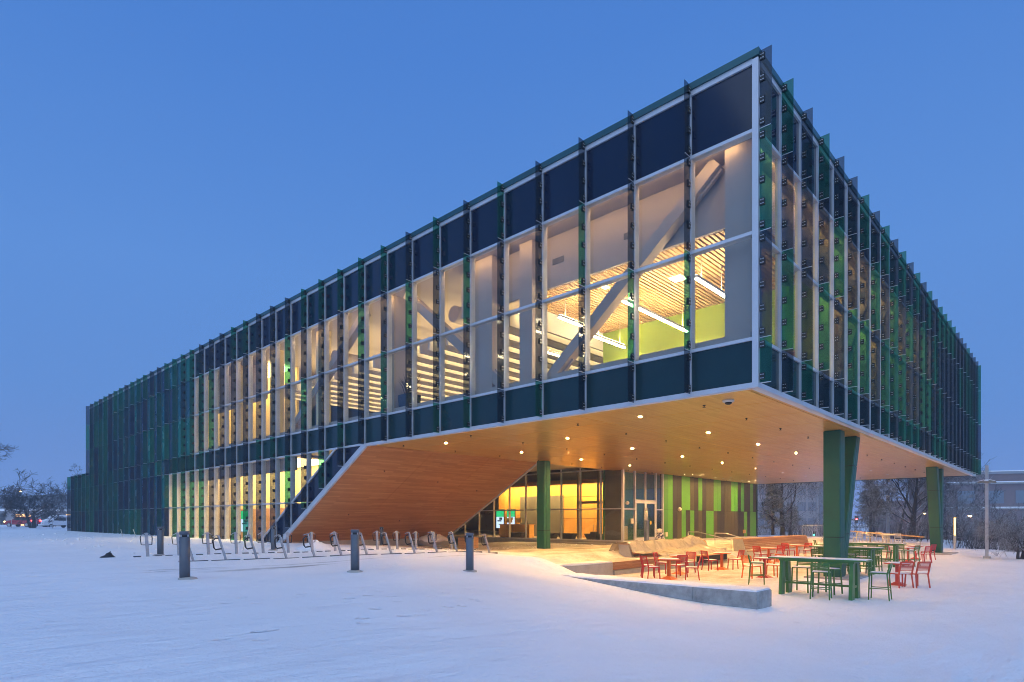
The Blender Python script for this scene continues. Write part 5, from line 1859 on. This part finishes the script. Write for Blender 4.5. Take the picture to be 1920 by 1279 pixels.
def pine(label, x, y, z, h, seed, w=2.2):
    t = thing('pine_tree', label, 'tree', (x, y, z))
    rr = random.Random(seed)
    tr = MB(); tr.tube([(0, 0, -.3), (.05, 0, h * .5), (0, .05, h * .97)], [.2, .13, .03], 7, False)
    tr.build('trunk', M['bark'], t)
    cr2 = MB()
    for k in range(150):
        f = rr.random() ** .8
        zz = h * (.18 + .8 * f)
        a = rr.uniform(0, 6.283)
        L_ = w * (1.05 - .8 * f) * rr.uniform(.55, 1.05)
        tip = Vector((math.cos(a) * L_, math.sin(a) * L_, zz + rr.uniform(-.25, .3)))
        root = Vector((0, 0, zz))
        cr2.tube([root, tip], [.03, .008], 3, False)
        for q in range(15):
            u = rr.uniform(.3, 1.05)
            c = root.lerp(tip, u) + Vector((rr.uniform(-.2, .2), rr.uniform(-.2, .2), rr.uniform(-.1, .16)))
            for s in range(4):
                d = Vector((rr.uniform(-1, 1), rr.uniform(-1, 1), rr.uniform(-.35, .8))).normalized() * rr.uniform(.16, .34)
                e = d.orthogonal().normalized() * .035
                cr2.add([c - e, c + e, c + d], [(0, 1, 2)])
    cr2.build('crown', M['needle'], t)
    return t
pine('dark pine with a flat top between the near green column and the oak', 70.0, 13.2, 0, 7.2, 2, 2.8)
pine('smaller dark pine right beside the oak trunk', 82.0, 15.5, 0, 7.0, 3, 2.6)
pine('dark evergreen mass at the foot of the broad bare tree', 56.5, 20.2, -.2, 7.0, 4, 2.1)
pine('low evergreen behind the crowd barrier', 74.0, 24.0, -.3, 4.6, 6, 2.2)

def thicket(name, spots, seed, h, mat='twig'):
    mb = MB(); rr = random.Random(seed)
    for (x0, y0, x1, y1, n) in spots:
        for k in range(n):
            x, y = rr.uniform(x0, x1), rr.uniform(y0, y1)
            z = gz(x, y)
            H = h * rr.uniform(.45, 1.1)
            p = Vector((x, y, z - .1))
            lx, ly = rr.uniform(-.5, .5), rr.uniform(-.5, .5)
            mid_, top = p + Vector((lx * .4 * H, ly * .4 * H, H * .55)), p + Vector((lx * H, ly * H, H))
            mb.tube([p, mid_, top], [.02, .013, .005], 3, False)
            for q in range(4):
                u = rr.uniform(.3, .95)
                b_ = p.lerp(top, u) * .5 + mid_.lerp(top, u) * .5
                mb.tube([b_, b_ + Vector((rr.uniform(-.5, .5) * H * .5, rr.uniform(-.5, .5) * H * .5, rr.uniform(0, .35) * H))], [.010, .004], 3, False)
    o = mb.build(name, M[mat], None)
    return tag(o, 'tangled bare brush with a little snow along the far edge of the lawn', 'brush', None, 'stuff')
thicket('brush', [(44, -4, 60, 6, 420), (58, -2, 72, 16, 380), (62, 14, 74, 30, 260), (66, -14, 84, 0, 300)], 8, 2.6)

# ------------------------------------------------------------------ light poles, barrier, signals
tp = thing('light_pole', 'tall dark light pole with four flat lamp heads on the open lawn at right', 'lamp post', (28.65, -1.95, gz(28.65, -1.95)))
mb = MB(); mb.box(-.075, .075, -.075, .075, -.1, 5.34); mb.build('pole', M['steel'], tp)
for a in range(4):
    mb = MB()
    ca, sa = math.cos(a * math.pi / 2), math.sin(a * math.pi / 2)
    p = lambda r_, s_, z: (ca * r_ - sa * s_, sa * r_ + ca * s_, z)
    mb.hexa([p(.08, -.12, 4.36), p(.44, -.14, 4.31), p(.44, .14, 4.31), p(.08, .12, 4.36)], [p(.08, -.10, 4.50), p(.40, -.12, 4.42), p(.40, .12, 4.42), p(.08, .10, 4.50)])
    hd = mb.build('lamp_head', M['alu_in'], tp)
    mb = MB(); mb.hexa([p(.1, -.09, 4.50), p(.39, -.11, 4.425), p(.39, .11, 4.425), p(.1, .09, 4.50)], [p(.12, -.07, 4.53), p(.36, -.09, 4.46), p(.36, .09, 4.46), p(.12, .07, 4.53)])
    mb.build('snow_cover', M['snow_cap'], hd)
mb = MB(); mb.box(-.16, .16, -.16, .16, -.1, .12); mb.build('base', M['concrete'], tp)
lp = thing('light_column', 'glowing yellow light column on the lawn beyond the leaning column', 'lamp post', (40.35, 1.0, gz(40.35, 1.0)))
mb = MB(); mb.box(-.08, .08, -.08, .08, -.1, 1.05); mb.build('pole', M['steel'], lp)
mb = MB(); mb.box(-.05, .05, -.05, .05, 1.06, 2.36); mb.build('glowing_tube', M['e_post'], lp)
mb = MB(); mb.box(-.26, .26, -.2, .2, 2.37, 2.42); mb.build('cap', M['alu_in'], lp)
gp = thing('metal_pole', 'plain pale metal pole between the pines and the oak', 'pole', (54.2, 8.15, gz(54.2, 8.15)))
mb = MB(); mb.tube([(0, 0, -.2), (0, 0, 4.1)], .16, 10); mb.build('pole', M['steel'], gp)
mb = MB(); mb.lathe([(.2, 4.1), (.2, 4.25), (.1, 4.35)], 10); mb.build('cap', M['offwhite'], gp)
ba = thing('crowd_barrier', 'metal crowd barrier standing behind the terrace, left of the near green column', 'barrier', (35.24, 9.26, .72), math.atan2(-1.27, 1.2))
mb = MB(); mb.tube([(-.95, 0, .05), (-.95, 0, .95), (-.87, 0, 1.05), (.87, 0, 1.05), (.95, 0, .95), (.95, 0, .05)], .022, 6); mb.tube([(-.95, 0, .18), (.95, 0, .18)], .018, 6); mb.build('frame', M['steel'], ba)
for k in range(13):
    mb = MB(); x = -.82 + k * .137; mb.tube([(x, 0, .18), (x, 0, 1.04)], .009, 5); mb.build('bar', M['steel'], ba)
for s in (-.7, .7):
    mb = MB(); mb.tube([(s, -.3, .0), (s, 0, .16), (s, .3, .0)], .018, 5); mb.build('foot', M['steel'], ba)
def signal(label, x, y, z, mat, lamps):
    t = thing('traffic_light', label, 'traffic light', (x, y, z))
    mb = MB(); mb.tube([(0, .25, -3.5), (0, .25, .6)], .08, 6); mb.build('pole', M['steel'], t)
    mb = MB(); mb.box(-.1, .16, -.2, .2, -.55, .55); mb.build('housing', M['black'], t)
    for k, zz in enumerate((.35, 0, -.35)):
        mb = MB(); mb.tube([(-.13, 0, zz), (-.10, 0, zz)], .13, 10); mb.build('lens', mat if k == lamps else M['dark_in'], t)
signal('red traffic light shining through the trees right of the near green column', 91.2, 19.9, 2.3, M['e_red'], 1)
signal('second red traffic light just right of the first, among the trees', 92.8, 18.3, 2.15, M['e_red'], 1)
signal('green traffic light low behind the crowd barrier', 86.7, 24.8, -.15, M['e_green'], 1)
def street_lamp(label, x, y, z, h):
    t = thing('street_lamp', label, 'street lamp', (x, y, z))
    mb = MB(); mb.tube([(0, 0, -.2), (0, 0, h), (-.3, -.2, h + .25), (-.9, -.6, h + .3)], [.1, .06, .05, .04], 7); mb.build('pole', M['steel'], t)
    mb = MB(); mb.hexa([(-1.3, -.85, h + .22), (-.8, -.75, h + .22), (-.75, -.35, h + .22), (-1.2, -.45, h + .22)], [(-1.2, -.8, h + .38), (-.9, -.7, h + .38), (-.85, -.45, h + .38), (-1.15, -.5, h + .38)]); mb.build('lamp_head', M['black'], t)
    mb = MB(); mb.lathe([(.05, h + .05), (.2, h + .13), (.22, h + .215)], 10); mb.v = [(a - 1.02, b_ - .6, c) for a, b_, c in mb.v]; mb.build('lamp_glass', M['e_street'], t)
street_lamp('lit street lamp glowing over the spreading tree at far left', 3.9, 135.5, 1.2, 6.1)
street_lamp('lit street lamp glowing through the broad bare tree by the panelled wall', 90.9, 29.2, -.4, 2.9)
street_lamp('lit street lamp in the distance between the bare trees at right', 96.0, 6.6, -2.0, 4.6)
street_lamp('low lit lamp in the far trees left of the oak', 98.0, 12.5, -1.0, 4.0)

# ------------------------------------------------------------------ cars
def car(name, label, mat, x, y, z, rz, van=False, snowy_top=False, tail=False):
    t = thing(name, label, 'van' if van else 'car', (x, y, z), rz)
    if van:
        prof_ = [(-2.4, .45), (-2.45, 1.0), (-2.3, 1.75), (-2.0, 1.95), (.7, 1.95), (1.35, 1.35), (2.2, 1.12), (2.42, .8), (2.42, .4)]
        w0, w1 = .95, .80
    else:
        prof_ = [(-2.05, .42), (-2.1, .85), (-2.0, 1.05), (-1.55, 1.42), (-1.0, 1.52), (.1, 1.50), (.55, 1.36), (1.05, 1.02), (1.8, .90), (2.1, .68), (2.12, .38)]
        w0, w1 = .88, .66
    def wid(zv):
        return w0 if zv < .95 else w0 + (w1 - w0) * min(1, (zv - .95) / (.55 if not van else .9))
    mb = MB(); n = len(prof_)
    L_ = [(px, wid(pz), pz) for px, pz in prof_]; R_ = [(px, -wid(pz), pz) for px, pz in prof_]
    mb.add(L_ + R_, [(i, i + 1, n + i + 1, n + i) for i in range(n - 1)] + [(n - 1, 0, n, 2 * n - 1)] + [tuple(range(n))[::-1], tuple(range(n, 2 * n))], False)
    b_ = mb.build('body', mat, t)
    md = b_.modifiers.new('soft_edges', 'BEVEL'); md.width = .06; md.segments = 2
    for s in (-1, 1):
        if van:
            wins = [[(-2.0, 1.15), (-1.95, 1.7), (-.9, 1.7), (-.9, 1.15)], [(-.8, 1.15), (-.8, 1.7), (.45, 1.7), (1.0, 1.2)]]
        else:
            wins = [[(-1.6, 1.02), (-1.2, 1.38), (-.45, 1.41), (-.45, 1.0)], [(-.38, 1.0), (-.38, 1.41), (.15, 1.40), (.48, 1.28), (.82, 1.02)]]
        for wv in wins:
            mb = MB()
            mb.prism([(px, s * (wid(pz) + .004), pz) for px, pz in wv], (0, s * .01, 0))
            mb.build('side_window', M['car_glass'], t)
    mb = MB()
    if van:
        mb.prism([(.78, -.68, 1.88), (1.30, -.74, 1.42), (1.30, .74, 1.42), (.78, .68, 1.88)], (.02, 0, .02))
    else:
        mb.prism([(.60, -.60, 1.36), (1.02, -.70, 1.06), (1.02, .70, 1.06), (.60, .60, 1.36)], (.02, 0, .02))
    mb.build('windscreen', M['car_glass'], t)
    for wx in (-1.3, 1.32):
        for s in (-1, 1):
            mb = MB(); mb.tube([(wx, s * (w0 - .18), .32), (wx, s * (w0 + .01), .32)], .33, 18)
            wh = mb.build('wheel', M['tyre'], t)
            mb = MB(); mb.tube([(wx, s * (w0 + .011), .32), (wx, s * (w0 + .02), .32)], .21, 14); mb.build('rim', M['steel'], wh)
    fx, bx = (2.36, -2.47) if van else (2.02, -2.12)
    for s in (-1, 1):
        mb = MB(); mb.box(fx - .12, fx + .06, s * (w0 - .2) - .16, s * (w0 - .2) + .16, .70, .84); mb.build('headlight', M['e_head'] if tail else M['steel'], t)
        mb = MB(); mb.box(bx, bx + .16, s * (w0 - .13) - .12, s * (w0 - .13) + .12, .84, 1.04); mb.build('tail_lamp', M['e_tail'] if tail else M['red'], t)
    if snowy_top:
        mb = MB()
        top = [(px, pz) for px, pz in prof_ if pz > 1.0]
        v = []
        for px, pz in top:
            w_ = wid(pz) * .93
            v += [(px, -w_, pz + .03), (px, 0, pz + .10), (px, w_, pz + .03)]
        mb.add(v, [(i * 3 + k, i * 3 + k + 1, i * 3 + k + 4, i * 3 + k + 3) for i in range(len(top) - 1) for k in range(2)], True)
        so_ = mb.build('snow_cover', M['snow_cap'], t)
        md = so_.modifiers.new('thickness', 'SOLIDIFY'); md.thickness = .06
    return t
ang = math.atan2(3.3, -3.1)
car('red_car', 'dark red hatchback driving left with its tail lamp lit, far left', M['car_red'], -.1, 109.2, gz(-.1, 109.2) - .1, ang, tail=True, snowy_top=False)
car('parked_van', 'snow covered white van parked right of the red car', M['car_white'], 5.0, 114.5, gz(5, 114.5) - .1, ang + 1.1, van=True, snowy_top=True)
car('parked_car', 'snow covered parked car half hidden by the low end of the building', M['car_white'], 9.0, 118.0, gz(9, 118) - .1, ang + 1.0, snowy_top=True)
for k, (x, y) in enumerate(((-2.8, 97.5), (-.4, 96.0), (1.2, 95.0), (3.6, 99.5), (5.3, 98.0))):
    stake('thin roadside marker stake by the street, %s from the left' % ORD[k], x, y, 1.2, .03, .02, 'steel', .03)

# ------------------------------------------------------------------ far buildings and hill
fb = thing('brick_building', 'long brown brick building behind the trees at right, snow on its ledges', 'building', (140, 12, -3), math.atan2(-29.5, 14.2))
mb = MB(); mb.box(-3, 60, 0, 24, 0, 14.6); mb.build('wall', M['brick'], fb)
mb = MB(); mb.box(-11, -3.05, 2, 24, 0, 9.4); mb.build('wing', M['brick'], fb)
mb = MB(); mb.box(-3.4, 60, -.3, 24, 14.62, 15.1); mb.build('roof', M['far_wall'], fb)
mb = MB(); mb.box(-3.3, 60, -.25, 23.9, 15.11, 15.3); mb.build('roof_snow', M['snow_cap'], fb)
for z in (7.4, 12.6):
    mb = MB(); mb.box(-3.2, 60, -.45, -.01, z, z + .3); lg_ = mb.build('ledge', M['concrete'], fb)
    mb = MB(); mb.box(-3.1, 60, -.43, -.02, z + .305, z + .5); mb.build('snow_cover', M['snow_cap'], lg_)
for k in range(12):
    for z in (2.2, 8.6):
        pbox('window', M['hazed_far_glass'], fb, -1 + k * 5, 2 + k * 5, -.06, -.001, z, z + 2.6)
gb = thing('grey_building', 'hazy grey building with long window bands seen beyond the panelled wall end', 'building', (142.5, 45.7, -2), math.atan2(-10.4, 9.9))
mb = MB(); mb.box(-14, 8.5, 0, 18, 0, 14.2); mb.build('wall', M['far_wall'], gb)
for k in range(3):
    pbox('window_band', M['hazed_far_glass'], gb, -13.2, 5.0, -.12, -.002, 2.4 + k * 4.0, 4.6 + k * 4.0)
for k in range(8):
    pbox('pier', M['far_wall'], gb, -13.4 + k * 2.6, -13.0 + k * 2.6, -.35, -.125, 0, 13.6)
pbox('stair_tower', M['hazed_far_glass'], gb, 5.6, 8.2, -.2, -.003, .5, 13.2)
mb = MB(); mb.box(-14.2, 8.7, -.4, 18, 14.21, 14.7); mb.build('roof', M['snow_cap'], gb)
sh = thing('low_building', 'low roadside building with lit bays behind the red car', 'building', (6, 152, .9), math.atan2(-38, 40) + math.pi)
mb = MB(); mb.box(-24, 24, -8, 0, 0, 3.1); mb.build('wall', M['far_wall'], sh)
mb = MB(); mb.box(-24.5, 24.5, -8.5, .8, 3.11, 3.6); mb.build('roof', M['snow_cap'], sh)
for k in range(9):
    x = -21 + k * 5
    pbox('garage_bay', M['e_warmwin'] if k % 2 == 0 else M['dark_in'], sh, x, x + 3.0, .001, .05, .1, 2.5)
hill = MB()
hv = []
for k in range(90):
    a = math.radians(20 + k * 2.0)
    r_ = 360 + 30 * math.sin(k * .7)
    h_ = 11 + 5 * math.sin(k * .23 + 1) + 2 * math.sin(k * .9)
    hv.append((math.cos(a) * r_, math.sin(a) * r_, -4)); hv.append((math.cos(a) * (r_ + 30), math.sin(a) * (r_ + 30), h_)); hv.append((math.cos(a) * (r_ + 110), math.sin(a) * (r_ + 110), h_ * .5 - 4))
hill.add(hv, [(i * 3 + k, i * 3 + k + 1, i * 3 + k + 4, i * 3 + k + 3) for i in range(89) for k in range(2)], True)
hl = hill.build('distant_hills', M['hill']); hl['kind'] = 'structure'

# ------------------------------------------------------------------ the damp winter air
hz, hnt, hout = new_mat('winter_haze')
pv = hnt.nodes.new('ShaderNodeVolumePrincipled')
pv.inputs['Color'].default_value = (0.80, 0.90, 1.0, 1)
pv.inputs['Density'].default_value = 0.0011
pv.inputs['Anisotropy'].default_value = 0.2
hnt.links.new(pv.outputs[0], hout.inputs['Volume'])
mb = MB(); mb.box(-640, 640, -640, 640, -9, 26)
haze = mb.build('haze', hz)
haze['kind'] = 'stuff'
